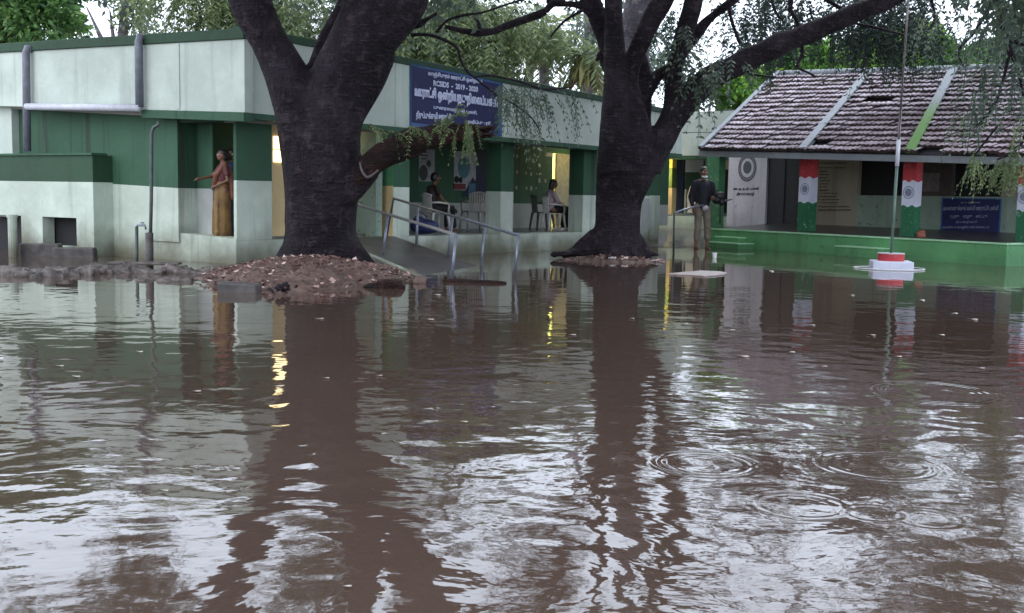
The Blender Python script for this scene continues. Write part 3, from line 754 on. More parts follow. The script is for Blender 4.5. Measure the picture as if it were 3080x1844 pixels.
def rpan(x0, y0, x1, y1, t0, t1, mat, nm):
    a = RB.hit(x0, y1, t1); b = RB.hit(x1, y0, t1); MB().wbox(RB, a[0], b[0], t0, t1, a[1], b[1]).build(nm, mat, rb)
rpan(2000, 565, 2022, 645, -.3, 0.0, M['cream'], 'column'); rpan(2000, 505, 2022, 565, -.3, 0.0, simple('olive_column_paint', (0.12, 0.2, 0.03)), 'column'); rpan(2002, 478, 2023, 505, -.3, 0.0, M['yellow'], 'column')
rpan(1984, 480, 1999, 640, -.8, -.4, simple('ochre_wall_paint', (0.42, 0.27, 0.03)), 'lit_wall')
rpan(2026, 480, 2056, 640, -.7, -.55, M['doorblue'], 'door'); rpan(2057, 570, 2064, 640, -.6, -.5, M['white'], 'door_frame')
mb = MB(); pts = [RB.hit(x, y, -.35) for x, y in ((2068, 640), (2110, 640), (2112, 570), (2092, 556), (2076, 560), (2066, 590))]
mb.prism([RB.P(s, -.35, z) for s, z in pts], RB.n * -0.1); mb.build('grey_screen', M['lilac'], rb)
rpan(2110, 480, 2117, 640, -.6, -.5, M['dgreen'], 'post'); rpan(2125, 575, 2147, 690, -.1, .1, M['white'], 'pier')
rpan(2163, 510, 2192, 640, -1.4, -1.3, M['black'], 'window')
lamp('rear_lamp', RB.P(RB.S(2005, 500), -0.2 + .6, 1.6), 10, c=(1.0, 0.8, 0.35))
# wet concrete apron in the gap
mb = MB(); mb.add([G(1900, 742, .006), G(2150, 742, .006), D(2290, 687, 26.9), D(1900, 687, 27.3)], [(0, 1, 2, 3)])
ap = mb.build('wet_concrete_apron', M['concrete']); tag(ap, kind='structure')
# rail beyond the man
RR = thing('far_handrail', 'thin dark handrail beside the standing man in front of the rear wing', 'handrail', G(2028, 765))
d = G(2028, 765).y
mb = MB(); mb.tube([D(2028, 640, d), D(2080, 624, d + 1.4), D(2200, 600, d + 4.5)], 0.018, 8); mb.build('rail', M['steel'], RR, True)
mb = MB(); mb.tube([D(2028, 640, d), D(2026, 768, d)], 0.018, 8); mb.build('post', M['darkpipe'], RR, True)
mb = MB(); mb.tube([D(2167, 608, d + 3.6), D(2166, 672, d + 3.6)], 0.018, 8); mb.build('post', M['darkpipe'], RR, True)

# ------------------------------------------------------------------ the tiled building
T0 = G(2150, 740); T1 = G(3020, 801)
T = Wall(T0, T1); print('tile angle', math.degrees(math.atan2(T.d.y, T.d.x)), T.L)
TBd = thing('tiled_roof_building', 'low old building with clay tiled roof, tricolour pillars and bright green plinth', 'building', T.P(3, -2, 0))
zp = 0.5 * (T.Z(2220, 690) + T.Z(3000, 731)); print('plinth z', T.Z(2220, 690), T.Z(3000, 731))
s_l = T.S(2125, 700); s_r = T.S(3028, 760)
zpl = (T.Z(2220, 690), T.Z(3000, 731))
zp = zp
mb = MB(); mb.wbox(T, s_l, s_r, -5.0, 0.0, -0.4, zp - 0.03, 0); mb.build('plinth', M['pgreen'], TBd, bevel=0.01)
mb = MB(); mb.wbox(T, s_l - .01, s_r + .01, -0.03, 0.02, zp - 0.029, zp + 0.004, 0); mb.wbox(T, s_r - .03, s_r + .02, -5, -0.031, zp - 0.029, zp + 0.004, 0); mb.build('plinth_edge', M['lgreen'], TBd, bevel=0.006)
mb = MB(); c = []
for (dz0, dz1) in ((-.028, -.028), (0, .11)):
    for (a, t_, z_) in ((s_l + .002, -.031, dz0), (s_r - .032, -.031, dz0), (s_r - .032, -2.3, dz1), (s_l + .002, -2.3, dz1)): c.append(T.P(a, t_, zp + z_))
mb.hexa(c); mb.build('porch_floor', simple('dark_wet_porch_floor', (0.06, 0.052, 0.05), rough=.3, var=.5, scale=3, bump=.004), TBd)
# steps
def steps(label, rows):
    o = MB()
    for (x0, x1, ytop, ybot, t) in rows:
        a = T.hit(x0, ytop, t); b = T.hit(x1, ytop, t)
        o.wbox(T, a[0], b[0], 0.001, t, -0.4 if t > .3 else -0.39, a[1] - 0.022, 0); o.wbox(T, a[0] - .01, b[0] + .01, 0.001, t + .012, a[1] - 0.022, a[1], 1)
    ob = o.build('steps', [M['pgreen'], M['lgreen']], TBd, bevel=0.004); ob['label'] = label
steps('right hand pair of green steps behind the flagpole', [(2512, 2650, 738, 770, 0.30), (2495, 2652, 772, 790, 0.62)])
steps('left hand pair of green steps near the standing man', [(2152, 2222, 710, 724, 0.22), (2128, 2222, 726, 735, 0.42)])
# pillars
tp = -0.42
def zfT(t): return zp
def tpillar(px0, px1, py=600, mats=None, yr=None, plain=False):
    s0, s1 = T.S(px0, py, tp), T.S(px1, py, tp); dd = 0.18
    z1 = T.Z((px0 + px1) / 2, 470, tp + .0) + 0.1
    if plain:
        MB().wbox(T, s0, s1, tp - dd, tp, zp, z1, 0).build('pillar', M['mossgreen'], TBd, bevel=0.008)['label'] = 'plain green pillar'; return
    (ya, yb) = yr; za, zb = T.Z((px0 + px1) / 2, ya, tp), T.Z((px0 + px1) / 2, yb, tp)
    mb = MB(); seg = 10
    # wavy colour borders, as painted: rings of quads round the shaft
    per = [(s0 + (s1 - s0) * k / seg, tp) for k in range(seg)] + [(s1, tp - dd * k / 4) for k in range(4)] + [(s1 - (s1 - s0) * k / 4, tp - dd) for k in range(4)] + [(s0, tp - dd + dd * k / 4) for k in range(4)]
    n = len(per); rows = []
    for zz, wv_ in ((zp, 0), (zb, 1), (za, 1), (z1, 0)):
        rows.append([T.P(s, t, zz + wv_ * 0.018 * math.sin(k / n * 2 * math.pi * 3.4)) for k, (s, t) in enumerate(per)])
    vs = [p for r in rows for p in r]
    for j, mi in ((0, 2), (1, 1), (2, 0)):
        k0 = len(mb.v)
        mb.add(rows[j] + rows[j + 1], [(k, (k + 1) % n, n + (k + 1) % n, n + k) for k in range(n)], mi)
    o = mb.build('pillar', [M['red'], M['flagwhite'], M['flaggreen']], TBd)
    # wheel emblem on the white band
    sc = (s0 + s1) / 2; zc_ = (za + zb) / 2 + .02; wm = MB()
    ring_on(wm, T, sc, zc_, 0.098, 0.112, tp + 0.004, seg=28); ring_on(wm, T, sc, zc_, 0.0, 0.068, tp + 0.005, seg=24)
    for k in range(24):
        th = 2 * math.pi * k / 24; c, s = math.cos(th), math.sin(th)
        wm.quad(*[T.P(sc + r * c - q * s, tp + 0.0045, zc_ + r * s + q * c) for r, q in ((.06, -.002), (.098, -.002), (.098, .002), (.06, .002))])
    e = wm.build('wheel_emblem', M['inkgrey'], o)
tpillar(2122, 2160, plain=True)
tpillar(2401, 2438, yr=(534, 609))
tpillar(2712, 2751, yr=(545, 620))
tpillar(3060, 3098, yr=(556, 634))
# back wall, hit by pixel 1.35 m behind the pillars
tb = -2.2
def tpan(x0, x1, ytop, ybot, mat, nm, t=tb, th=0.12, lab=None, zfull=False):
    a = T.hit(x0, ybot, t); b = T.hit(x1, ytop, t)
    z0 = zp if ybot is None else a[1]
    o = MB().wbox(T, a[0], b[0], t - th, t, zp if zfull else a[1], b[1]).build(nm, mat, TBd)
    if lab: o['label'] = lab
    return o
ztw = 2.2
def twall(x0, x1, mat, z0, z1, nm='wall', t=tb, th=0.15):
    a = T.S(x0, 600, t); b = T.S(x1, 600, t); return MB().wbox(T, a, b, t - th, t, z0, z1).build(nm, mat, TBd)
twall(2188, 2303, M['lilac'], zp, ztw)
twall(2303, 2404, M['doordark'], zp, ztw, 'door', t=tb - .06)
MB().wbox(T, T.S(2352, 600, tb), T.S(2354, 600, tb), tb - .06, tb - .045, zp, ztw).build('door_joint', M['black'], TBd)
twall(2404, 2578, M['beige'], zp, ztw)
zsil = T.Z(2650, 588, tb)
twall(2578, 3200, M['mintback'], zp, zsil)
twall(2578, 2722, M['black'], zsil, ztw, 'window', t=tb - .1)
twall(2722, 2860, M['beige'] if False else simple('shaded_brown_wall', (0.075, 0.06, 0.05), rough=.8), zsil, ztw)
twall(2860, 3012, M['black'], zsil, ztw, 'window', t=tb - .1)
twall(3012, 3200, M['beige'], zsil, ztw)
tpan(2766, 2826, 520, 576, simple('faded_notice_paper', (0.15, 0.13, 0.13)), 'notice', t=tb + .012, th=0.01)
# end wall and rear wall close the shell
eW = T.S(3012, 600, tb) + 3.2
mb = MB(); mb.wbox(T, s_l + .9, s_l + 1.05, -4.8, tb - .151, zp, 2.0); mb.wbox(T, s_l + .9, eW, -4.9, -4.8, zp, 2.0); mb.wbox(T, T.S(3200, 600, tb) - .15, T.S(3200, 600, tb), -4.8, tb - .151, zp, 2.0); mb.build('side_wall', M['lilac'], TBd)
# seal and lettering on the lilac wall
mb = MB(); sc, zc_ = T.hit(2248, 505, tb); rr = 41 * 22 / F
ring_on(mb, T, sc, zc_, rr * .80, rr * .86, tb + .004, squash=.93); ring_on(mb, T, sc, zc_, rr * 1.04, rr * 1.14, tb + .004, squash=.93); ring_on(mb, T, sc, zc_, rr * .86, rr * 1.04, tb + .0035, squash=.93, mi=1); mb.build('seal_ring', [M['ink'], simple('speckled_seal_paint', (0.22, 0.21, 0.24), var=.75, scale=60)], TBd)
mb = MB(); ring_on(mb, T, sc, zc_ + .01, 0, rr * .52, tb + .004, squash=.95); mb.build('seal_disc', simple('slate_seal_paint', (0.08, 0.10, 0.13), var=.7, scale=40), TBd)
text_on(T, "ஊ. ஒ. ந. நி. பள்ளி", 2206, 563, 2282, 574, tb, M['ink'], TBd)
text_on(T, "திருப்புக்குழி", 2216, 578, 2268, 590, tb, M['ink'], TBd)
# faded list of lines on the beige wall
import itertools
lines = [(2462, 2570, 472, 483, "பள்ளியின் அடிப்பைட வசதிகள்"), (2462, 2548, 488, 494, "ெபயர் மற்றும் விவரம்"), (2462, 2545, 502, 507, "தைலைம ஆசிரியர்")]
for (a, b, y0, y1, tx) in lines: text_on(T, tx, a, y0, b, y1, tb, M['inkbrown'], TBd, bold=.02)
words = ["1. குடிநீர் வசதி", "2. கழிப்பைற", "3. மின்சாரம்", "4. சுற்றுச்சுவர்", "5. நூலகம்", "6. மதிய உணவு", "7. விைளயாட்டு", "8. கணினி அைற", "9. மாணவர்கள்", "10. ஆசிரியர்கள்", "11. வகுப்பைறகள்"]
for k, tx in enumerate(words):
    y = 513 + k * 9.4; text_on(T, tx, 2461, y, (2486 if k < 7 else 2516) + (k * 7) % 11, y + 5.6, tb, M['inkbrown'], TBd, bold=.02)
text_on(T, "ெமாத்த மாணவர்கள் எண்ணிக்ைக", 2461, 619, 2555, 625, tb, M['inkbrown'], TBd, bold=.02)
text_on(T, "கிராமக் கல்விக்குழு உறுப்பினர்கள்", 2461, 628, 2560, 636, tb, M['inkbrown'], TBd, bold=.02)
# blue information board
IB = thing('information_board', 'blue painted board with white Tamil lines low on the porch wall at right', 'signboard', T.P(T.S(2920, 640, tb), tb, .5))
def tq(x0, y0, x1, y1, t0, t1, mat, nm):
    a = T.hit(x0, y1, t1); b = T.hit(x1, y0, t1); global IB_last; IB_last = MB().wbox(T, a[0], b[0], t0, t1, a[1], b[1]).build(nm, mat, IB); return IB_last
tq(2827, 597, 3012, 698, tb + .001, tb + .02, M['signedge'], 'frame'); tq(2832, 600, 3008, 694, tb + .02, tb + .026, M['signblue'], 'panel'); IBP = IB_last
inkw = simple('faded_white_board_lettering', (0.24, 0.25, 0.36), var=.3)
for (tx, x0, y0, x1, y1, bo) in (("அ. க. இயக்கம்", 2890, 606, 2948, 613, .02), ("அைனவருக்கும் கல்வி ஊராட்சி பள்ளி", 2836, 618, 3003, 636, .03), ("ஆறு   ஏழு   எட்டு", 2852, 645, 2970, 658, .02), ("திருப்புக்குழி ஊராட்சி", 2876, 664, 2938, 673, .02), ("ஒன்றியம் காஞ்சிபுரம் மாவட்டம்", 2836, 679, 2975, 689, .02)):
    text_on(T, tx, x0, y0, x1, y1, tb + .026, inkw, IBP, bold=bo)

# roof: eave line in front of the pillars, tiles climbing to the ridge
te = 0.12
zeL = T.Z(2150, 449, te); zeR = T.Z(3040, 466, te); print('eave z', zeL, zeR)
ze0 = (zeL + zeR) / 2
sL = T.S(2104, 447, te); sR = T.S(3060, 466, te) + 1.0
zeS = lambda s: zeL + (zeR - zeL) * (s - T.S(2150, 449, te)) / (T.S(3040, 466, te) - T.S(2150, 449, te))
BACK = 3.3
rp = T.P(sL, te - BACK, 0)
# find the ridge height from the photograph's ridge line
def zat(px, py, t): return T.hit(px, py, t)
zr = (T.Z(2340, 226, te - BACK), T.Z(2870, 212, te - BACK)); print('ridge z', zr, 'ridge s left', T.S(2334, 226, te - BACK), sL)
sRl = T.S(2338, 226, te - BACK)
zrm = (zr[0] + zr[1]) / 2
_sa, _sb = T.S(2340, 226, te - BACK), T.S(2870, 212, te - BACK)
def zR(s): return zr[0] + (zr[1] - zr[0]) * (s - _sa) / (_sb - _sa)
def roofP(s, u, h=0.0):    # u 0 at the eave, 1 at the ridge; the left rake leans slightly
    sh = (sRl - sL) * u * max(0, 1 - (s - sL) / 6.0)
    z = zeS(s) * (1 - u) + zR(s + (sRl - sL) * max(0, 1 - (s - sL) / 6.0)) * u
    nv = Vector((0, 0, 1)) * 0.87 + T.n * 0.48
    return T.P(s + sh, te - BACK * u, z) + nv * h
NR = 17; FL = 0.105; spf = 6
ns = int((sR - sL) / FL) * spf
vs = []; fs = []; sh = []
k = 0
holes = {(9, c) for c in range(0)}
ntile = ns // (spf * 2)
tilt = rng.random((NR, ntile + 2)); lift = rng.normal(size=(NR, ntile + 2)) * 0.006
sc0 = T.S(2700, 325, te - 1.9); hole_tiles = set()
for r in range(NR):
    for c in range(ntile):
        sm = sL + (c * 2 + 1) * FL
        u = (r + .5) / NR
        if r == 10 and abs(sm - T.S(2698, 318, te - BACK * u)) < 0.36: hole_tiles.add((r, c))
        if r == 10 and abs(sm - T.S(2245, 345, te - BACK * u)) < 0.12: hole_tiles.add((r, c))
        if r == 1 and abs(sm - T.S(2470, 425, te - BACK * u)) < 0.25: hole_tiles.add((r, c))
        if r == 0 and abs(sm - T.S(2815, 440, te)) < 0.22: hole_tiles.add((r, c))
for r in range(NR):
    for c in range(ntile):
        if (r, c) in hole_tiles: continue
        slip = 0.0
        if rng.random() < 0.05: slip = rng.uniform(-0.012, 0.02)
        rot = rng.normal() * 0.004
        base = len(vs)
        for i in range(2 * spf + 1):
            s = sL + (c * 2 * spf + i) * FL / spf
            ph = 2 * math.pi * i / spf
            hh = 0.020 * (0.5 + 0.5 * math.cos(ph)) ** 0.7
            for (u, e) in ((r / NR - 0.012 + slip, 0.062), ((r + 1.0) / NR + slip * .5, 0.004)):
                vs.append(tuple(roofP(s, max(-0.02, min(1.0, u + rot * (i / spf - 1))), hh + e + lift[r, c] + 0.004 * (i / (2 * spf) - .5))))
            u = r / NR - 0.012 + slip
            vs.append(tuple(roofP(s, max(-0.02, u), hh + 0.004 + lift[r, c])))
        for i in range(2 * spf):
            a = base + i * 3; b2 = a + 3
            fs.append((a, b2, b2 + 1, a + 1)); fs.append((a + 2, b2 + 2, b2, a))
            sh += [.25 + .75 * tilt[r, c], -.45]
me = bpy.data.meshes.new('roof_tiles'); me.from_pydata(vs, [], fs); me.update()
at = me.attributes.new('shade', 'FLOAT', 'FACE'); at.data.foreach_set('value', sh)
me.polygons.foreach_set('use_smooth', [k % 2 == 0 for k in range(len(fs))])
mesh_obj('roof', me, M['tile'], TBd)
mb = MB(); mb.hexa([roofP(sL, 0, -.10), roofP(sR, 0, -.10), roofP(sR, 1, -.10), roofP(sL, 1, -.10), roofP(sL, 0, -.02), roofP(sR, 0, -.02), roofP(sR, 1, -.02), roofP(sL, 1, -.02)])
mb.build('roof_deck', M['doordark'], TBd)
mb = MB(); b1_ = T.P(sL, te - 2 * BACK, ze0); b2_ = T.P(sR, te - 2 * BACK, ze0)
mb.quad(roofP(sL, 1, 0), roofP(sR, 1, 0), b2_, b1_); mb.build('rear_roof_slope', M['tile'], TBd)
def band(px0, py0, px1, py1, w_, mat, lab=None):
    s0 = T.S(px0, py0, te); s1 = T.S(px1, py1, te - BACK)
    # undo the lean that roofP adds
    def q(s, u, h):
        z = zeS(s) * (1 - u) + zR(s) * u; return T.P(s, te - BACK * u, z) + (Vector((0, 0, .87)) + T.n * .48) * h
    u0 = -0.005; mb = MB(); nsg = 6; prev = None
    for k in range(nsg):
        ua, ub = u0 + (1 - u0) * k / nsg, u0 + (1 - u0) * (k + 1) / nsg
        sa, sb = s0 + (s1 - s0) * ua, s0 + (s1 - s0) * ub
        mb.hexa([q(sa - w_, ua, 0), q(sa + w_, ua, 0), q(sb + w_, ub, 0), q(sb - w_, ub, 0), q(sa - w_, ua, .085), q(sa + w_, ua, .085), q(sb + w_, ub, .085), q(sb - w_, ub, .085)])
    o = mb.build('cement_band', mat, TBd)
    if lab: o['label'] = lab
band(2418, 444, 2618, 226, .095, M['cement']); band(2742, 445, 2872, 214, .095, M['moss'], 'cement band green with moss on its lower half'); band(2112, 443, 2340, 228, .07, M['cement'])
mb = MB(); mb.tube([roofP(sL, 1, .03), roofP((sL + sR) / 2, 1, .03), roofP(sR, 1, .03)], 0.075, 10); mb.build('ridge_cap', M['cement'], TBd, True)
# fascia board under the eave, rafters ends
mb = MB(); za_, zb__ = zeS(sL), zeS(sR)
mb.wbox(T, sL - .05, sR, te - .10, te - .02, (za_ - .15, zb__ - .15), (za_ - .02, zb__ - .02)); mb.build('eave_beam', M['cement'], TBd, bevel=.006)
mb = MB(); mb.wbox(T, sL + .3, sR - .1, tp - .26, tp, 1.86 if False else (za_ - .16), (zb__ - .14, zb__ - .14) if False else za_ - .05); mb.build('porch_beam', M['soffit'], TBd)
for k in range(2): pass
# left gable infill
mb = MB(); sg = s_l + .9
mb.add([T.P(sg, tb - .15, 2.0), T.P(sg, -4.8, 2.0), T.P(sg, te - BACK, zrm - .15)], [(0, 1, 2)]); mb.build('gable', M['lilac'], TBd)

# ------------------------------------------------------------------ flagpole
fp = G(2688, 812); FP = thing('flagpole', 'thin flagpole on a red drum and white block in front of the green plinth', 'flagpole', fp)
d = fp.y
def blockpx(x0, x1, z0, z1, cx, cy, dep, mat, nm, par, bev=.015):
    w2 = (x1 - x0) / F * cy / 2; c = []
    rot = math.radians(-12); cs, sn = math.cos(rot), math.sin(rot)
    for z in (z0, z1):
        for (a, b) in ((-w2, -dep), (w2, -dep), (w2, dep), (-w2, dep)): c.append((cx + a * cs - b * sn, cy + a * sn + b * cs, z))
    return MB().hexa(c).build(nm, mat, par, bevel=bev)
zb1 = D(2688, 787, d - .1).z; zb2 = D(2688, 762, d).z
blockpx(2620, 2736, -.3, zb1, fp.x, fp.y + .12, .26, M['flagwhite'], 'base_block', FP)
dc = Vector((D(2682, 762, d + .1).x, d + .12, 0))
mb = MB(); n = 28
mb.tube([(dc.x, dc.y, zb1 - .01), (dc.x, dc.y, zb2 - .012)], 0.185, n); mb.tube([(dc.x, dc.y, zb2 - .012), (dc.x, dc.y, zb2)], 0.192, n, mi=1)
mb.build('drum', [M['red'], M['lilac']], FP)
base = Vector((dc.x, dc.y, zb2)); dd = dc.y
p1 = D(2681, 755, dd); p2 = D(2698, 500, dd); p3 = D(2709, 330, dd); p4 = D(2732, 0, dd); p5 = D(2745, -500, dd + .1)
mb = MB(); mb.tube([base, p2], 0.022, 10, mi=0); mb.build('lower_pole', simple('green_grey_pole_paint', (0.10, 0.16, 0.13), rough=.4), FP, True)
mb = MB(); mb.tube([p2, D(2703, 420, dd)], .03, 10); mb.build('pole_joint', M['pvc'], FP, True)
mb = MB(); mb.tube([p2, p3], 0.020, 10); mb.tube([p3, p4, p5], 0.016, 10); mb.build('upper_pole', simple('rusty_pale_pole_paint', (0.28, 0.23, 0.24), rough=.4, var=.6, scale=5), FP, True)
mb = MB(); mb.tube([D(2726, 100, dd - .03), D(2718, 200, dd - .03), D(2704, 420, dd - .04)], .006, 6); mb.build('cord', M['stone'], FP, True)
c = G(2686, 811); mb = MB(); pts = []
for k in range(49):
    th = 2 * math.pi * k / 48; pts.append((c.x + .5 * math.cos(th) * (1 + .05 * math.sin(3 * th)), c.y + .12 + .42 * math.sin(th), .012))
mb.tube(pts, .007, 6); tag(recentre(mb.build('white_hoop', M['paper'], smooth=True)), 'white hose loop floating round the flagpole block', 'hose')

# ------------------------------------------------------------------ the two big trees in the yard
def limb(mb, pts, d, extra=0.0, seg=14):
    """pts: (px, py, half width px[, depth shift]) -> tapering tube at depth d"""
    P_, R_ = [], []
    for p in pts:
        dd = d + (p[3] if len(p) > 3 else 0.0)
        P_.append(D(p[0], p[1], dd)); R_.append(p[2] * dd / F)
    # resample finely so the curve is smooth
    Q, S = [], []
    n = len(P_)
    for i in range(n - 1):
        p0, p1, p2, p3 = P_[max(i - 1, 0)], P_[i], P_[i + 1], P_[min(i + 2, n - 1)]
        for k in range(5):
            t = k / 5
            q = 0.5 * ((2 * p1) + (p2 - p0) * t + (2 * p0 - 5 * p1 + 4 * p2 - p3) * t * t + (3 * p1 - p0 - 3 * p2 + p3) * t ** 3)
            Q.append(q); S.append(R_[i] * (1 - t) + R_[i + 1] * t)
    Q.append(P_[-1]); S.append(R_[-1])
    mb.tube(Q, S, seg)
    return Q

TREE1 = thing('rain_tree', 'massive dark forked tree on the leafy soil mound with a broken stub of branch', 'tree', G(965, 800))
d1 = 13.3
mb = MB()
limb(mb, [(964, 850, 122), (964, 790, 113), (963, 745, 108), (963, 700, 105), (965, 620, 109), (972, 540, 116), (975, 460, 111), (985, 380, 104), (1010, 300, 98), (1050, 210, 98), (1095, 120, 96), (1150, 40, 98), (1200, -30, 96), (1262, -160, 80), (1330, -330, 66), (1400, -520, 56), (1480, -800, 44, -.4), (1600, -1150, 32, -1.0), (1700, -1600, 20, -1.5)], d1)
limb(mb, [(945, 640, 88), (935, 520, 85), (925, 430, 84), (905, 340, 76), (875, 260, 68), (845, 190, 62), (806, 110, 57), (765, 30, 64), (730, -60, 60), (690, -220, 50), (640, -420, 44), (600, -700, 36, .3), (520, -1050, 26, .8), (440, -1500, 16, 1.2)], d1)
limb(mb, [(930, 330, 44), (925, 250, 34), (945, 195, 29), (972, 130, 28), (1008, 65, 28), (1040, 0, 28), (1062, -120, 26), (1075, -330, 22), (1040, -700, 16, .4), (1010, -1100, 12, .8)], d1 + .25)
limb(mb, [(1010, 330, 60), (1040, 210, 52), (1065, 110, 48), (1082, 0, 46), (1090, -140, 42), (1120, -330, 34), (1160, -600, 28, .5), (1180, -1000, 20, 1)], d1 - .12)
limb(mb, [(1000, 430, 66), (1060, 330, 54), (1120, 220, 50), (1160, 150, 42)], d1 + .1)
limb(mb, [(985, 620, 60), (1040, 568, 56), (1082, 528, 46), (1118, 500, 36)], d1 - .1)          # collar of the broken limb
limb(mb, [(1262, -160, 40), (1400, -260, 34, .3), (1560, -420, 28, .5), (1750, -700, 20, .5)], d1)
limb(mb, [(690, -220, 34), (560, -330, 28, -.4), (420, -520, 22, -.9), (250, -800, 16, -1.2)], d1)
# roots spreading into the mound
for (x, y, w_) in ((840, 815, 40), (1090, 800, 34), (900, 850, 44), (1030, 846, 40), (1150, 812, 20)):
    limb(mb, [(964 + (x - 964) * .35, 745, 70), (964 + (x - 964) * .8, 790, w_, -.1), (x, y + 10, w_ * .5, -.25)], d1)
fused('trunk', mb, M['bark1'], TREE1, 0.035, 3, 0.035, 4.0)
mb = MB(); d = d1 - .15
limb(mb, [(985, 640, 20), (1040, 575, 36), (1092, 518, 38), (1128, 484, 35), (1186, 452, 38), (1240, 430, 36), (1300, 412, 31), (1380, 405, 28), (1440, 402, 25), (1478, 398, 22)], d)
bl = fused('broken_limb', mb, [M['redbark']], TREE1, 0.025, 2, 0.03, 7.0); bl['label'] = 'broken branch stub with red brown stripped bark'
mb = MB()     # pale lip where the bark tore
limb(mb, [(1082, 488, 3), (1088, 512, 4), (1102, 532, 5), (1118, 528, 5), (1138, 512, 3)], d - .17, seg=8); mb.build('torn_bark_lip', M['stone'], bl, True)
mb = MB()
for k in range(16):      # splintered end
    x = 1470 + random.uniform(-6, 22); y = 398 + random.uniform(-20, 20)
    limb(mb, [(1440, 398 + (y - 398) * .6, 6), (x, y, 2)], d - .05 + random.uniform(-.1, .1), seg=5)
for k in range(7):
    x = 1330 + k * 18; limb(mb, [(x, 380 + random.uniform(-3, 6), 4), (x + 40, 376 + random.uniform(-6, 8), 3)], d - .1, seg=5)
mb.build('splintered_end', M['redbark'], bl, True)
def twig(par, mat, pts, d, seg=7, nm='twig'):
    mb = MB(); limb(mb, pts, d, seg=seg); return mb.build(nm, mat, par, True)
twig(TREE1, M['bark1'], [(1235, 105, 6), (1290, 105, 5), (1340, 122, 5), (1375, 145, 5), (1385, 180, 4), (1405, 215, 4), (1425, 232, 3)], 14.2, seg=7)
twig(TREE1, M['bark1'], [(1312, 98, 5), (1345, 62, 4), (1400, 45, 4), (1450, 38, 3), (1520, 15, 3), (1600, -10, 3)], 14.6, seg=7)
twig(TREE1, M['bark1'], [(1425, 232, 3), (1480, 228, 3), (1560, 245, 3), (1640, 268, 3), (1720, 262, 2)], 14.4, seg=6)
twig(TREE1, M['bark1'], [(1240, 70, 9), (1275, 62, 6), (1315, 40, 5)], 13.6, seg=7); twig(TREE1, M['bark1'], [(1235, 80, 10), (1262, 75, 8), (1285, 58, 6)], 13.6, seg=7)
twig(TREE1, M['bark1'], [(1500, 290, 3), (1540, 310, 3), (1590, 345, 2), (1620, 385, 2)], 14.4, seg=6); twig(TREE1, M['bark1'], [(1425, 232, 3), (1500, 290, 3)], 14.4, seg=6)

TREE2 = thing('many_stemmed_tree', 'many stemmed dark tree at the centre with a long limb reaching right', 'tree', G(1850, 772))
d2 = 17.3
mb = MB()
limb(mb, [(1848, 800, 88), (1850, 760, 84), (1853, 715, 72), (1857, 660, 70), (1862, 600, 74), (1878, 530, 90), (1893, 460, 96), (1900, 420, 60)], d2)
limb(mb, [(1868, 520, 74), (1858, 430, 56), (1853, 350, 44), (1855, 290, 42), (1852, 220, 35), (1848, 180, 33), (1847, 150, 28), (1846, 60, 23), (1843, -60, 21), (1836, -300, 18), (1800, -700, 14), (1790, -1100, 9)], d2 - .15)
limb(mb, [(1890, 500, 70), (1912, 400, 48), (1908, 320, 34), (1898, 250, 25), (1905, 190, 25), (1930, 120, 26), (1962, 55, 26), (2005, -20, 27), (2040, -160, 26), (2060, -330, 24), (2120, -600, 18), (2180, -1000, 12)], d2 - .1)
limb(mb, [(1905, 440, 60), (1932, 350, 24), (1938, 280, 17), (1934, 215, 17), (1918, 170, 20)], d2 + .25)
limb(mb, [(1942, 280, 18), (1975, 232, 15), (2012, 205, 14)], d2 + .2)
limb(mb, [(1935, 500, 62), (1992, 400, 38), (2020, 330, 28), (2024, 270, 24), (2028, 215, 26), (2046, 150, 26), (2066, 75, 26), (2090, -20, 25), (2100, -160, 24), (2060, -330, 23), (1990, -560, 20), (1900, -900, 14), (1850, -1300, 9)], d2)
limb(mb, [(2040, 180, 18), (2092, 108, 14), (2140, 52, 14), (2205, 2, 13), (2290, -60, 12), (2400, -160, 10), (2560, -330, 8)], d2 + .5)
limb(mb, [(1950, 490, 54), (2018, 375, 34), (2058, 315, 38), (2105, 260, 38), (2150, 230, 36), (2200, 205, 34), (2290, 160, 33), (2350, 130, 33), (2470, 85, 31), (2570, 40, 29), (2665, 0, 28), (2780, -60, 26), (2950, -180, 24), (3150, -380, 20), (3400, -700, 14)], d2 + .1)
limb(mb, [(1850, 200, 30), (1822, 110, 25), (1798, 55, 26), (1775, 0, 27), (1740, -60, 26), (1700, -200, 24), (1680, -420, 20), (1640, -800, 14)], d2 + .1)
limb(mb, [(1800, 60, 15), (1755, 20, 14), (1710, 12, 13), (1668, 8, 14), (1640, 0, 10)], d2)
limb(mb, [(2088, -100, 20), (2200, -260, 17), (2350, -480, 14), (2500, -800, 10)], d2 - .5)
limb(mb, [(1700, -200, 18), (1560, -380, 15), (1400, -560, 12), (1300, -800, 9)], d2 - .3)
for (x, y, w_) in ((1760, 775, 40), (1690, 768, 26), (1952, 772, 34), (1985, 768, 16), (1810, 782, 40), (1900, 784, 36)):
    limb(mb, [(1850 + (x - 1850) * .35, 712, 34), (1850 + (x - 1850) * .75, 757, w_ * .62), (x, y, w_ * .35, -.1)], d2)
limb(mb, [(1790, 735, 22), (1745, 755, 15, -.1), (1700, 762, 11, -.25), (1655, 766, 6, -.3)], d2)
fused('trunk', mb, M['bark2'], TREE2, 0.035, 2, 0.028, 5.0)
mb = MB(); limb(mb, [(1925, 330, 30), (1915, 240, 46), (1905, 150, 50), (1915, 60, 46), (1935, -60, 40), (1960, -300, 32), (1950, -800, 20)], d2 + .9)
o = fused('rear_stem', mb, M['bark3'], TREE2, 0.05, 2, 0.02, 5.0); o['label'] = 'pale grey stem rising behind the dark ones'
mb = MB()
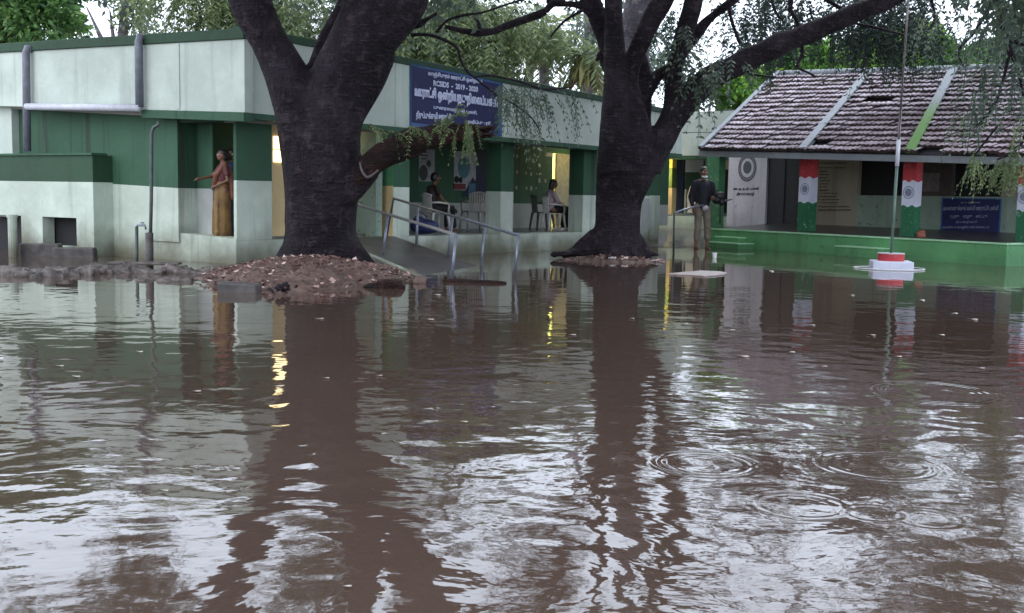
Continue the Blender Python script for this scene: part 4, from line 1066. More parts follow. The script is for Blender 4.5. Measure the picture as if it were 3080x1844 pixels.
limb(mb, [(1338, 80, 6), (1380, 90, 8), (1430, 99, 11), (1445, 97, 13), (1483, 94, 10), (1531, 75, 11), (1575, 60, 12), (1620, 44, 12), (1640, 34, 11)], 15.6, seg=9)
limb(mb, [(1442, 97, 8), (1440, 70, 5), (1428, 55, 3)], 15.6, seg=7)
limb(mb, [(1640, 34, 9), (1665, 10, 11), (1700, 6, 12)], 16.4, seg=8)
mb.build('side_branch', M['bark2'], TREE2, True)
twig(TREE2, M['bark2'], [(1755, 30, 5), (1700, 62, 4), (1660, 105, 3), (1656, 112, 2)], 16.6, 6)
twig(TREE2, M['bark2'], [(1795, 185, 5), (1803, 160, 6), (1815, 195, 9), (1830, 215, 12)], 17.2, 7)
mb = MB()
for pts in ([(2380, 0, 7), (2378, 30, 7), (2395, 60, 6), (2400, 90, 5)], [(2470, -10, 6), (2520, 20, 6), (2560, 45, 5)], [(2412, 135, 5), (2412, 165, 5), (2398, 200, 4), (2430, 218, 3), (2455, 232, 3)], [(2570, 70, 4), (2640, 85, 4), (2720, 105, 3)], [(2200, 205, 4), (2245, 220, 4), (2290, 228, 3), (2330, 232, 3)],
            [(2800, -10, 5), (2812, 60, 4), (2790, 90, 3), (2750, 108, 3)], [(2225, 130, 5), (2200, 60, 5), (2190, 0, 5)], [(2320, 0, 4), (2335, 40, 4), (2355, 60, 3)]):
    twig(TREE2, M['bark2'], pts, d2 + .3, 6)

# ------------------------------------------------------------------ foliage
def rot_frames(dirs):
    d = dirs / np.linalg.norm(dirs, axis=1, keepdims=True)
    a = rng.normal(size=d.shape); u = np.cross(d, a); u /= np.linalg.norm(u, axis=1, keepdims=True)
    return d, u
def quads_to_obj(name, A, mat, parent, shade):
    """A: (n,4,3) leaf quads"""
    n = len(A); me = bpy.data.meshes.new(name)
    me.vertices.add(n * 4); me.vertices.foreach_set('co', A.reshape(-1).astype(np.float32))
    me.loops.add(n * 4); me.loops.foreach_set('vertex_index', np.arange(n * 4, dtype=np.int32))
    me.polygons.add(n); me.polygons.foreach_set('loop_start', np.arange(0, n * 4, 4, dtype=np.int32)); me.polygons.foreach_set('loop_total', np.full(n, 4, dtype=np.int32))
    me.update(calc_edges=True)
    at = me.attributes.new('shade', 'FLOAT', 'FACE'); at.data.foreach_set('value', shade.astype(np.float32))
    return mesh_obj(name, me, mat, parent)
def leaf_quads(P_, dirs, L, Wd, fold=0.0):
    d, u = rot_frames(dirs); n = len(P_); L = np.asarray(L).reshape(-1, 1) * np.ones((n, 1)); Wd = np.asarray(Wd).reshape(-1, 1) * np.ones((n, 1))
    return np.stack([P_, P_ + d * L * .45 + u * Wd * .5, P_ + d * L, P_ + d * L * .45 - u * Wd * .5], axis=1)
def blob_points(blobs, n, shell=0.6):
    """blobs: (px, py, depth, rx px, ry px, rz m, weight)"""
    w = np.array([b[6] if len(b) > 6 else b[3] * b[4] for b in blobs], float); w /= w.sum()
    idx = rng.choice(len(blobs), n, p=w)
    v = rng.normal(size=(n, 3)); v /= np.linalg.norm(v, axis=1, keepdims=True)
    r = rng.random(n) ** (1 / 3); r = np.maximum(r, rng.random(n) * shell)
    v *= r[:, None]
    out = np.empty((n, 3)); sh = np.empty(n)
    C = [D(b[0], b[1], b[2]) for b in blobs]
    for i, b in enumerate(blobs):
        m = idx == i; k = b[2] / F
        out[m] = np.array(C[i]) + v[m] * np.array([b[3] * k, b[5], b[4] * k])
        sh[m] = 0
    return out, idx, v
def clumpy(P_, scale, thr, seed):
    """keep the points inside a lumpy 3-D pattern, so gaps of sky stay open"""
    r2 = np.random.default_rng(seed); w = np.zeros(len(P_))
    for k in range(10):
        f = r2.normal(size=3) * scale * (0.6 + r2.random() * 1.2); w += np.sin(P_ @ f + r2.random() * 6.28)
    return w / 3.2 > thr, w / 3.2
def leafy(name, parent, mat, blobs, n, size, w=0.5, droop=0.3, clump=(1.2, -0.2), seed=1, nb=0.25):
    P_, idx, v = blob_points(blobs, n)
    keep, val = clumpy(P_, clump[0], clump[1], seed)
    P_, v, idx, val = P_[keep], v[keep], idx[keep], val[keep]; n = len(P_)
    dirs = v + rng.normal(size=(n, 3)) * 0.8 + np.array([0, 0, -droop])
    L = size * (0.6 + 0.8 * rng.random(n))
    A = leaf_quads(P_, dirs, L, L * w)
    sh = np.clip(0.35 + 0.35 * rng.normal(size=n) * 0.6 + 0.18 * val + 0.2 * np.sin(idx * 2.4), 0, 1)
    return quads_to_obj(name, A, mat, parent, sh)
def sprays(name, parent, mat, P_, dirs, length, npair, leaf, w=0.28, droop=0.8, sh0=None, stem=True):
    """feathery compound leaves: a drooping rachis with pairs of narrow leaflets"""
    n = len(P_); d = dirs / np.linalg.norm(dirs, axis=1, keepdims=True)
    side = np.cross(d, np.array([0, 0, 1.0])); side /= (np.linalg.norm(side, axis=1, keepdims=True) + 1e-6)
    length = length * (0.6 + .7 * rng.random(n))
    A = []; S = []
    base_sh = np.clip(0.4 + 0.25 * rng.normal(size=n), 0, 1) if sh0 is None else sh0
    prev = P_
    for k in range(1, npair + 1):
        t = k / npair
        q = P_ + d * (length * t)[:, None] + np.array([0, 0, -1.0]) * (droop * length * t * t)[:, None]
        tan = q - prev; tan /= np.linalg.norm(tan, axis=1, keepdims=True) + 1e-9
        for sg in (-1, 1):
            dr = side * sg + tan * 0.7 + np.array([0, 0, -0.35]) + rng.normal(size=(n, 3)) * 0.18
            dr /= np.linalg.norm(dr, axis=1, keepdims=True)
            L = (leaf * (0.75 + .5 * rng.random(n)) * (1.15 - 0.5 * abs(t - .45)))[:, None]
            un = np.cross(dr, np.cross(dr, tan) * .6 + rng.normal(size=(n, 3)) * .35); un /= np.linalg.norm(un, axis=1, keepdims=True) + 1e-9
            A.append(np.stack([q, q + dr * L * .45 + un * L * w * .5, q + dr * L, q + dr * L * .45 - un * L * w * .5], axis=1)); S.append(np.clip(base_sh + rng.normal(size=n) * .12, 0, 1))
        if stem:
            wv_ = side * 0.004
            A.append(np.stack([prev - wv_, prev + wv_, q + wv_, q - wv_], axis=1)); S.append(np.zeros(n))
        prev = q
    return quads_to_obj(name, np.concatenate(A), mat, parent, np.concatenate(S))

LF = {}
LF['olive'] = leafmat('olive_feathery_leaves', (0.07, 0.105, 0.045), (0.17, 0.225, 0.10), (0.30, 0.36, 0.16), .45)
LF['grey'] = leafmat('grey_green_leaves', (0.05, 0.08, 0.06), (0.12, 0.165, 0.115), (0.22, 0.27, 0.17), .4)
LF['dark'] = leafmat('dark_canopy_leaves', (0.018, 0.034, 0.028), (0.036, 0.062, 0.045), (0.065, 0.10, 0.06), .3)
LF['bright'] = leafmat('bright_green_leaves', (0.05, 0.13, 0.025), (0.16, 0.33, 0.04), (0.40, 0.58, 0.06), .45)
LF['broad'] = leafmat('fresh_broad_leaves', (0.045, 0.10, 0.04), (0.12, 0.24, 0.07), (0.28, 0.44, 0.13), .4)
LF['dry'] = leafmat('dry_yellow_fronds', (0.12, 0.10, 0.055), (0.24, 0.22, 0.10), (0.34, 0.34, 0.14), .4)
LF['spring'] = leafmat('fresh_feathery_leaves', (0.05, 0.11, 0.04), (0.10, 0.19, 0.07), (0.20, 0.30, 0.09), .4)

def bgtree(name, label, x, d, h_top, lf, blobs, n, size, clump, seed, w=.5, droop=.4, feather=None, bark='bark3', group='trees behind the school'):
    base = D(x, 600, d); base.z = -0.05
    t = thing(name, label, 'tree', base, group)
    top = D(x, h_top, d)
    mb = MB(); P_, R_ = [], []
    for k in range(7):
        u = k / 6; P_.append((base.x + .25 * math.sin(u * 4 + x), base.y + .2 * math.sin(u * 3), base.z + (top.z - base.z) * u)); R_.append(.22 * (1 - .7 * u) + .02)
    mb.tube(P_, R_, 9)
    for b in blobs[:7]:
        q = D(b[0], b[1], b[2]); k = random.randint(2, 5); p = Vector(P_[k]); m = p.lerp(q, .5) + Vector((0, 0, .3)); mb.tube([p, m, q], [R_[k] * .7, R_[k] * .4, .02], 6)
    mb.build('trunk', M[bark], t, True)
    if feather:
        P2, idx, v = blob_points(blobs, n); keep, val = clumpy(P2, clump[0], clump[1], seed); P2, v, val = P2[keep], v[keep], val[keep]
        dirs = v * np.array([1, 1, .3]) + rng.normal(size=P2.shape) * .5 + np.array([0, 0, -.45])
        sprays('crown', t, LF[lf], P2, dirs, feather[0], feather[1], feather[2], droop=feather[3], sh0=np.clip(.42 + .22 * rng.normal(size=len(P2)) + .2 * val, 0, 1))
    else:
        leafy('crown', t, LF[lf], blobs, n, size, w, droop, clump, seed)
    return t
# behind the left wing
bgtree('broadleaf_tree', 'fresh green broadleaf tree above the far left end of the roof', 60, 25, -60, 'broad',
       [(-40, 60, 25, 130, 110, 1.2), (120, 70, 24.6, 120, 85, 1.0), (60, -60, 25, 200, 120, 1.5), (210, 95, 24.8, 60, 45, .7), (-120, 160, 25, 100, 120, 1.2)], 15000, .17, (1.6, -.45), 3)
bgtree('thin_leaved_tree', 'thin crowned dark tree with sky showing through left of the forked trunk', 380, 30, -120, 'grey',
       [(330, 30, 30, 130, 60, 1.2), (450, 50, 30, 90, 55, 1.0), (290, 95, 29.6, 60, 30, .6), (400, -90, 30, 200, 90, 1.6), (520, 90, 30, 70, 30, .8), (260, 20, 29, 60, 70, 1)], 6500, .17, (2.2, .12), 11, w=.4)
bgtree('feathery_tree', 'olive feathery tree between the left roof and the forked trunk', 620, 24, -160, 'olive',
       [(590, 40, 24, 110, 75, 1.2), (700, 20, 24, 120, 90, 1.2), (860, 40, 24, 130, 90, 1.2), (600, -60, 24, 220, 110, 1.5), (980, 60, 24, 110, 80, 1.2), (780, -40, 24, 160, 120, 1.4)], 1300, .17, (1.5, -.35), 5, feather=(.60, 7, .15, .9))
# between the two trees
bgtree('feathery_tree', 'wide olive feathery tree over the signboard between the two big trunks', 1330, 27, -200, 'olive',
       [(1150, 60, 27, 130, 100, 1.3), (1300, 110, 26.5, 120, 85, 1.2), (1420, 60, 27, 130, 90, 1.3), (1270, 20, 27, 180, 110, 1.5), (1430, 170, 26.5, 110, 55, .9), (1560, 60, 27.4, 110, 70, 1.2), (1220, 140, 26.2, 60, 45, .8), (1520, 200, 26.8, 60, 30, .7), (1350, 190, 26.5, 70, 25, .7)], 2100, .17, (1.7, -.30), 8, feather=(.62, 7, .16, .95))
bgtree('feathery_tree', 'grey green feathery tree behind the stems of the central tree', 1740, 31, -200, 'grey',
       [(1700, 60, 31, 110, 70, 1.2), (1790, 130, 31, 70, 90, 1.0), (1720, 190, 31, 50, 40, .8), (2010, 140, 31, 120, 120, 1.2), (1900, 60, 31, 140, 110, 1.3), (2090, 210, 31, 70, 50, 1.0)], 750, .17, (1.9, -.12), 9, feather=(.6, 6, .16, .9))
# palms with hanging skirts of dry fronds
def palm(label, x, d, ytop, ybot, lean, skirt):
    b = D(x + lean, 600, d); b.z = 0; t = thing('palm_tree', label, 'palm', b, 'palms behind the school')
    mb = MB(); mb.tube([b, D(x + lean * .5, (ytop + 500) / 2, d), D(x, ytop, d)], [.17, .14, .12], 10); mb.build('trunk', M['bark3'], t, True)
    c = np.array(D(x, ytop, d)); n = 26
    ang = rng.random(n) * 6.28; el = np.concatenate([rng.uniform(.1, .9, n // 2), rng.uniform(-.9, 0, n - n // 2)])
    dirs = np.stack([np.cos(ang) * np.cos(el), np.sin(ang) * np.cos(el), np.sin(el)], 1)
    sprays('fronds', t, LF['olive'], np.repeat(c[None], n, 0), dirs, 1.5, 14, .34, w=.16, droop=.55)
    n = 70; ang = rng.random(n) * 6.28
    dirs = np.stack([np.cos(ang) * .4, np.sin(ang) * .4, -1 + 0 * ang], 1)
    P_ = c[None] + np.stack([np.cos(ang) * .12, np.sin(ang) * .12, rng.uniform(-.2, .1, n)], 1)
    A = leaf_quads(P_, dirs, skirt * rng.uniform(.6, 1.1, n), rng.uniform(.12, .22, n)); quads_to_obj('dry_skirt', A, LF['dry'], t, rng.random(n))
palm('palm with yellow skirt of dry fronds rising over the roof left of the central tree', 1640, 29, 95, 240, -10, 1.0)
palm('shorter palm with brown hanging fronds close against the central tree', 1765, 27, 165, 260, 5, .9)
palm('leaning thin palm trunk between the skirted palm and the olive tree', 1600, 32, 120, 240, -28, .5)
# behind the tiled roof
bgtree('bushy_tree', 'bright green bushy tree rising behind the left part of the tiled roof', 2400, 31, 130, 'bright',
       [(2220, 300, 30, 60, 60, 1.0), (2290, 240, 31, 80, 50, 1.0), (2400, 190, 31, 110, 60, 1.2), (2520, 170, 31, 100, 65, 1.2), (2170, 250, 30, 50, 50, .8), (2460, 240, 30.5, 120, 50, 1.2), (2180, 330, 29.5, 30, 40, .5)], 21000, .16, (1.8, -.55), 21)
bgtree('bushy_tree', 'yellow green bushy tree behind the ridge near the flagpole', 2720, 33, 100, 'bright',
       [(2640, 170, 33, 100, 75, 1.2), (2740, 140, 33, 110, 70, 1.2), (2830, 180, 33, 100, 55, 1.2), (2700, 220, 32.5, 150, 45, 1.2)], 16000, .17, (1.8, -.5), 22)
bgtree('bushy_tree', 'dark green bushy tree behind the right end of the tiled roof', 3000, 32, 100, 'broad',
       [(2920, 200, 32, 90, 50, 1.2), (3010, 180, 32, 110, 60, 1.2), (3120, 150, 32, 120, 110, 1.4), (2960, 230, 31.5, 120, 30, 1.0)], 13000, .17, (1.8, -.5), 23)
bgtree('bushy_tree', 'small dark tree low in the gap beside the rear wing', 2080, 34, 260, 'grey',
       [(2070, 300, 34, 60, 40, .8), (2140, 290, 34, 60, 35, .8), (1990, 200, 34, 70, 60, .8)], 2500, .17, (2.0, .1), 24)

# leafy canopy of the central tree: small dark leaflets against the sky at upper right
def canopy(parent, blobs, n, clump, seed, mat, spr=(.40, 7, .085, .9), name='crown'):
    P2, idx, v = blob_points(blobs, n); keep, val = clumpy(P2, clump[0], clump[1], seed); P2, v, val = P2[keep], v[keep], val[keep]
    dirs = v * np.array([1, 1, .3]) + rng.normal(size=P2.shape) * .5 + np.array([0, 0, -.7])
    return sprays(name, parent, mat, P2, dirs, spr[0], spr[1], spr[2], droop=spr[3], w=.42, sh0=np.clip(.4 + .25 * rng.normal(size=len(P2)) + .15 * val, 0, 1))
canopy(TREE2, [(2250, 40, 20.5, 200, 90, 1.5), (2480, 10, 20.5, 220, 90, 1.5), (2720, 30, 20, 220, 90, 1.5), (2900, 20, 19.5, 180, 100, 1.5), (2150, 110, 20.2, 80, 60, 1.0), (2620, 110, 20, 90, 40, 1.0), (2800, 110, 19.5, 90, 50, 1.0), (2300, 140, 20, 80, 30, .8), (2040, 60, 19.5, 80, 90, .7), (3050, 60, 18, 120, 110, 1.2)], 1900, (2.4, -.22), 31, LF['dark'])
canopy(TREE2, [(2105, 215, 17.2, 45, 40, .5), (2060, 130, 17.2, 30, 60, .4), (2180, 190, 17.0, 60, 25, .5)], 90, (2.0, -.6), 32, LF['grey'], name='side_foliage')
# higher parts of both crowns: thin belt seen mirrored in the water, unseen thick leaf roof above it, added to shade the yard
def high_crown(parent, spec, n, mat, clump, seed, size=.3, name='crown'):
    cs = np.array([s[:3] for s in spec], float); rs = np.array([s[3:6] for s in spec], float)
    w = rs[:, 0] * rs[:, 1]; w /= w.sum(); idx = rng.choice(len(spec), n, p=w)
    v = rng.normal(size=(n, 3)); v /= np.linalg.norm(v, axis=1, keepdims=True); v *= (rng.random(n) ** (1 / 3))[:, None]
    P2 = cs[idx] + v * rs[idx]; keep, val = clumpy(P2, clump[0], clump[1], seed); P2 = P2[keep]; v = v[keep]; val = val[keep]; m = len(P2)
    dirs = v + rng.normal(size=(m, 3)) * .7 + np.array([0, 0, -.4]); L = size * (.6 + .8 * rng.random(m))
    return quads_to_obj(name, leaf_quads(P2, dirs, L, L * .5), mat, parent, np.clip(.4 + .2 * rng.normal(size=m) + .15 * val, 0, 1))
high_crown(TREE1, [(-4, 1, 9, 5, 4, 1.3), (3, 2, 9.4, 5, 4, 1.3), (-3.5, 13, 8.6, 4.0, 4.5, 1.6), (1.5, 12, 9.0, 3.5, 4.5, 1.6), (-6.5, 11, 8.4, 3.0, 4.0, 1.4), (-2, 7, 9.4, 5, 4, 1.5), (-8, 15, 8.6, 3, 3, 1.3)], 42000, LF['dark'], (.9, -.15), 41, .30)  # unseen leaves spread over the viewpoint too, added to hold back skylight
high_crown(TREE2, [(3.5, 18, 9.0, 4.0, 4.0, 1.5), (8, 15, 9.2, 3.0, 3.0, 1.3), (6, 11, 10.0, 4.0, 4, 1.3), (0, 19, 9.4, 3.0, 3.0, 1.2)], 24000, LF['dark'], (.9, -.10), 42, .30)
# twiggy, half open parts just above the frame
canopy(TREE1, [(150, -420, 14.5, 300, 70, 1.2), (350, -300, 15, 220, 70, 1.0), (620, -260, 14.5, 200, 60, 1.0), (900, -380, 14.0, 170, 110, 1.2), (1000, -150, 15, 120, 90, 1.2), (560, -430, 14.5, 170, 70, 1.0), (1300, -560, 13.5, 200, 50, 1.0), (850, -600, 13.5, 220, 80, 1.2), (1250, -120, 16, 160, 60, 1.0)], 1500, (2.2, .05), 43, LF['grey'], spr=(.5, 6, .13, .9), name='lower_foliage')
canopy(TREE2, [(1650, -180, 18, 160, 60, 1.0), (1700, -450, 18, 180, 80, 1.0), (2250, -260, 18, 200, 50, 1.2), (2550, -180, 18, 220, 60, 1.2), (2500, -430, 17.5, 260, 60, 1.2), (2900, -330, 17, 220, 80, 1.2), (2100, -560, 17, 220, 60, 1.2), (2800, -620, 16.5, 260, 60, 1.2)], 1500, (2.4, .10), 44, LF['dark'], spr=(.45, 6, .11, .9), name='lower_foliage')

# hanging sprays over the fascia beside the signboard and greenery lying on the broken limb
def hang(parent, name, items, mat, length, npair, leaf, droop=1.0, w=.3):
    P_, dd = [], []
    for (px, py, d, rx, ry, n, dx, dz) in items:
        for k in range(n):
            P_.append(D(px + random.gauss(0, rx), py + random.gauss(0, ry), d + random.gauss(0, .15))); dd.append((dx + random.gauss(0, .35), random.gauss(0, .35), dz + random.gauss(0, .2)))
    sprays(name, parent, mat, np.array([tuple(p) for p in P_]), np.array(dd), length, npair, leaf, droop=droop, w=w)
hang(TREE1, 'hanging_foliage', [(1540, 262, 14.4, 40, 8, 26, .3, -.6), (1600, 280, 14.4, 35, 8, 16, .6, -.6), (1545, 320, 14.4, 20, 12, 9, .3, -.8), (1590, 350, 14.4, 18, 14, 8, .4, -.8), (1700, 272, 14.5, 30, 8, 10, .4, -.5), (1505, 250, 14.4, 14, 8, 4, .1, -.6)], LF['grey'], .30, 8, .065)
hang(TREE1, 'fallen_greenery', [(1190, 398, 13.0, 30, 6, 9, .5, -.1), (1260, 385, 13.0, 30, 6, 12, .3, -.1), (1330, 372, 12.9, 25, 7, 12, 0, .1), (1400, 380, 12.8, 14, 12, 22, .1, -.9), (1380, 350, 12.9, 12, 8, 8, -.4, .5), (1110, 378, 13.2, 18, 4, 8, .5, 0)], LF['olive'], .20, 8, .05, droop=.7)
# overhanging tree at the right edge, trunk outside the frame
tb3 = G(3330, 1150); TREE3 = thing('overhanging_tree', 'tree at the right edge whose thin branches and feathery leaves hang over the tiled roof', 'tree', tb3)
mb = MB(); d3 = 9.0
mb.tube([(tb3.x, tb3.y, -.3), (tb3.x + .05, tb3.y, .8), (tb3.x - .05, tb3.y + .1, 2.2), (tb3.x + .1, tb3.y + .6, 3.8), (tb3.x - .2, tb3.y + 1.2, 6.0), (tb3.x - .6, tb3.y + 1.5, 8.5)], [.30, .24, .21, .18, .13, .06], 14)
mb.build('trunk', M['bark1'], TREE3, True)
mb = MB()
for pts in ([(3250, -260, 26), (3080, -140, 20), (3005, -60, 13), (3004, 0, 10), (3012, 70, 9), (3030, 112, 9), (3080, 132, 8), (3160, 170, 6)],
            [(3028, 110, 7), (3035, 160, 6), (3020, 230, 4), (2998, 300, 4), (2970, 345, 3), (2930, 385, 2)],
            [(3035, 135, 6), (3060, 210, 5), (3080, 290, 4)],
            [(2995, -30, 6), (2960, 50, 5), (2925, 105, 4), (2890, 140, 4), (2885, 170, 3), (2900, 200, 2)],
            [(3140, -60, 8), (3110, 200, 6), (3085, 400, 5), (3050, 455, 4), (3000, 480, 3)], [(3000, 380, 3), (2960, 430, 3), (2930, 470, 3)]):
    twig(TREE3, M['bark1'], pts, 11.5, 7, 'branch')
canopy(TREE3, [(2900, 110, 11.8, 60, 70, .6), (3040, 120, 11.5, 80, 130, .7), (3060, 320, 11.5, 50, 90, .6), (2980, 250, 11.6, 70, 70, .5), (2830, 60, 12, 70, 60, .6), (3100, 20, 11.4, 90, 120, .7), (2930, 330, 11.7, 40, 50, .4)], 250, (2.2, -.15), 51, LF['grey'], spr=(.26, 7, .055, .9))
hang(TREE3, 'hanging_foliage', [(2925, 466, 11.6, 10, 8, 5, -.2, -1), (2905, 500, 11.6, 6, 8, 2, -.2, -1), (2945, 485, 11.6, 7, 8, 3, 0, -1), (3020, 485, 11.4, 26, 12, 16, -.6, -.4), (3060, 480, 11.4, 24, 20, 16, -.4, -.5), (3070, 400, 11.4, 20, 20, 7, -.4, -.7), (2985, 510, 11.4, 10, 8, 4, -.5, -.3)], LF['olive'], .17, 8, .05)
canopy(TREE3, [(3060, -420, 9.5, 130, 260, 1.0), (2990, -250, 10, 70, 120, .8), (3150, -150, 10, 130, 160, 1.0), (2960, -640, 9.5, 120, 80, .8)], 620, (2.2, -.3), 53, LF['grey'], spr=(.34, 7, .09, .9), name='lower_foliage')
high_crown(TREE3, [(tb3.x - .5, tb3.y + 1, 7.6, 3.2, 3.2, 1.6), (tb3.x + 2, tb3.y + 3, 7, 3, 3, 1.6)], 9000, LF['dark'], (1.0, -.2), 52, .22, name='upper_crown')

# ------------------------------------------------------------------ soil mound, bank, litter
def patch_terrain(name, cx, cy, rx, ry, h, mat, rough=.03, lobes=(), n=70, label=None, kind='structure'):
    vs, fs = [], []
    r2 = np.random.default_rng(int(abs(cx * 100)))
    ph = r2.random(8) * 6.28
    for j in range(n):
        for i in range(n):
            u = -1.35 + 2.7 * i / (n - 1); v = -1.35 + 2.7 * j / (n - 1)
            a = math.atan2(v, u); rr = math.hypot(u, v) / (1 + .10 * math.sin(3 * a + ph[0]) + .07 * math.sin(7 * a + ph[1]) + .05 * math.sin(13 * a + ph[2]))
            z = h * (max(0, 1 - rr ** 1.6)) - .12 * max(0, rr - .9) * 3
            x = cx + u * rx; y = cy + v * ry
            z += rough * (math.sin(x * 9 + ph[3]) * math.cos(y * 11 + ph[4]) * .5 + math.sin(x * 23 + ph[5]) * math.sin(y * 19 + ph[6]) * .35 + r2.normal() * .25) * (1 if rr < 1.2 else 0)
            vs.append((x, y, z - .012))
    for j in range(n - 1):
        for i in range(n - 1): fs.append((j * n + i, j * n + i + 1, (j + 1) * n + i + 1, (j + 1) * n + i))
    mb = MB().add(vs, fs); o = mb.build(name, mat, None, True); return tag(o, kind=kind)
mc = G(968, 806); mnd = patch_terrain('soil_mound', mc.x + .12, 12.45, 1.22, 1.75, .225, M['soil'], .04, n=100)
def litter(name, n, cx, cy, rx, ry, zf_, sz, mats, label=None):
    A = []; S = []
    a = rng.random(n) * 6.28; r = np.sqrt(rng.random(n)) ; x = cx + rx * r * np.cos(a); y = cy + ry * r * np.sin(a)
    z = zf_(x, y, r); P_ = np.stack([x, y, z], 1)
    nrm = np.stack([rng.normal(size=n) * .35, rng.normal(size=n) * .35, np.ones(n)], 1)
    d = rng.normal(size=(n, 3)); d[:, 2] *= .25; d /= np.linalg.norm(d, axis=1, keepdims=True); u = np.cross(nrm, d); u /= np.linalg.norm(u, axis=1, keepdims=True)
    L = (sz * (.3 + 1.0 * rng.random(n) + 1.2 * (rng.random(n) < .06)))[:, None]
    A = np.stack([P_ - d * L * .5, P_ + u * L * .28, P_ + d * L * .5 + np.array([0, 0, .008]), P_ - u * L * .28], 1)
    return quads_to_obj(name, A, mats, None, rng.random(n))
LF['litter'] = leafmat('fallen_brown_leaves', (0.07, 0.032, 0.03), (0.24, 0.135, 0.12), (0.60, 0.44, 0.40), .1)
cxm, cym = mc.x + .12, 12.45
zfn = lambda x, y, r: .225 * np.maximum(0, 1 - r ** 1.6) + .012 + .02 * rng.random(len(x))
o = litter('leaf_litter', 1500, cxm, cym, 1.20, 1.72, zfn, .060, LF['litter']); tag(o, 'carpet of fallen brown leaves and bark chips on the mound', 'leaf litter', kind='stuff')
mc2 = G(1835, 783); patch_terrain('root_soil', mc2.x, mc2.y - .15, .85, .5, .07, M['soil'], .025, n=50)
o = litter('leaf_litter', 260, mc2.x, mc2.y - .15, .8, .45, lambda x, y, r: .07 * np.maximum(0, 1 - r ** 1.6) + .012, .08, LF['litter']); tag(o, 'pinkish leaf scraps around the foot of the central tree', 'leaf litter', kind='stuff')
# crumbling kerb line from the left edge to the mound: separate lumps of muddy rubble
def lump(name, p, r, mat, label, cat, group=None, seed=0, rot=0.0):
    r2 = np.random.default_rng(seed); mb = MB(); mb.ell((0, 0, 0), (1, 1, 1), 14, 9)
    a = np.array(mb.v); w = np.zeros(len(a))
    for k in range(7):
        f = r2.normal(size=3) * 2.6; w += np.sin(a @ f + r2.random() * 6)
    a = np.sign(a) * np.abs(a) ** .75 * (1 + .10 * w[:, None])
    c, s = math.cos(rot), math.sin(rot); a *= np.array(r); x = a[:, 0] * c - a[:, 1] * s; y = a[:, 0] * s + a[:, 1] * c
    mb.v = [(p[0] + x[i], p[1] + y[i], p[2] + a[i, 2]) for i in range(len(a))]
    o = mb.build(name, mat, None, True); recentre(o); return tag(o, label, cat, group)
kp = [(10, 823), (75, 826), (150, 830), (205, 822), (262, 820), (330, 822), (395, 822), (460, 824), (520, 818), (580, 816), (640, 818), (690, 824), (500, 838), (585, 843), (655, 836), (720, 838), (430, 840)]
mb = MB(); r3 = random.Random(4)
for i in range(150):
    x = r3.uniform(-40, 700); y = 824 + 6 * math.sin(x * .013) - (6 if x > 480 else 0) + r3.gauss(0, 2.5); lowrow = x > 380 and r3.random() < .35
    if lowrow: y = 841 + r3.gauss(0, 3)
    p = G(x, y); h = .030 if lowrow else .045 + .035 * (math.sin(x * .05) * .5 + .5); a = r3.uniform(-.5, .5)
    M3 = Matrix.Rotation(a, 3, 'Z') @ Matrix.Rotation(r3.uniform(-.35, .35), 3, 'X') @ Matrix.Rotation(r3.uniform(-.25, .25), 3, 'Y'); q3 = Vector((p.x, p.y, -.02)); u3 = (r3.uniform(.04, .15), r3.uniform(.03, .07), h * r3.uniform(.7, 1.5))
    mb.hexa([q3 + M3 @ Vector((sx * u3[0] * r3.uniform(.7, 1), sy * u3[1] * r3.uniform(.7, 1), sz * u3[2])) for sz in (-1, 1) for sx, sy in ((-1, -1), (1, -1), (1, 1), (-1, 1))])
o = fused('broken_kerb', mb, M['mudstone'], None, .016, 0, .010, 40); recentre(o); tag(o, 'low crumbling kerb of muddy rubble running from the left edge to the mound', 'kerb')
p = G(436, 812); mb = MB(); c = []
for z in (.055, .085):
    for (a, b) in ((-.42, -.1), (.42, -.06), (.40, .16), (-.40, .14)): c.append((p.x + a, p.y + b, z + .01))
mb.hexa(c); mb.tube([(p.x - .3, p.y + .03, -.1), (p.x - .3, p.y + .03, .07)], .05, 8); mb.tube([(p.x + .3, p.y + .03, -.1), (p.x + .3, p.y + .03, .07)], .05, 8)
tag(recentre(mb.build('flat_slab', M['mudstone'], bevel=.01)), 'long flat stone lying on the rubble line under the thin pipes', 'stone slab')
p = G(717, 880); mb = MB(); c = []
for z in (-.1, .085):
    for (a, b) in ((-.20, -.02), (.19, -.06), (.20, .14), (-.18, .18)): c.append((p.x + a + random.uniform(-.01, .01), p.y + b, z + (.012 if a < 0 and z > 0 else 0)))
mb.hexa(c); tag(recentre(mb.build('brick_block', M['stone'], bevel=.018)), 'single dark block standing in the water left of the mound', 'block')
# pebbles and leaves bundle
T_ = thing('sodden_leaf_bundle', 'small dark bundle of sodden leaves and pods at the water edge of the mound', 'debris', G(850, 888))
p = G(850, 886); mb = MB()
for k in range(16):
    a = random.uniform(0, 6.28); q = Vector((p.x + random.gauss(0, .06), p.y + random.gauss(0, .05), .015 + random.random() * .06)); e = q + Vector((math.cos(a) * .09, math.sin(a) * .06, random.uniform(-.02, .05)))
    mb.tube([q, (q + e) / 2 + Vector((0, 0, .02)), e], [.012, .018, .004], 6)
mb.build('pods', M['bark1'], T_, True)
mb = MB(); 
for k in range(10):
    q = Vector((p.x + random.gauss(0, .07), p.y + random.gauss(0, .05), .03 + random.random() * .05)); u = Vector((random.gauss(0, 1), random.gauss(0, 1), .3)).normalized() * .04; v = Vector((-u.y, u.x, .01))
    mb.quad(q - u, q - v * .6, q + u, q + v * .6)
mb.build('leaves', LF['litter'], T_)
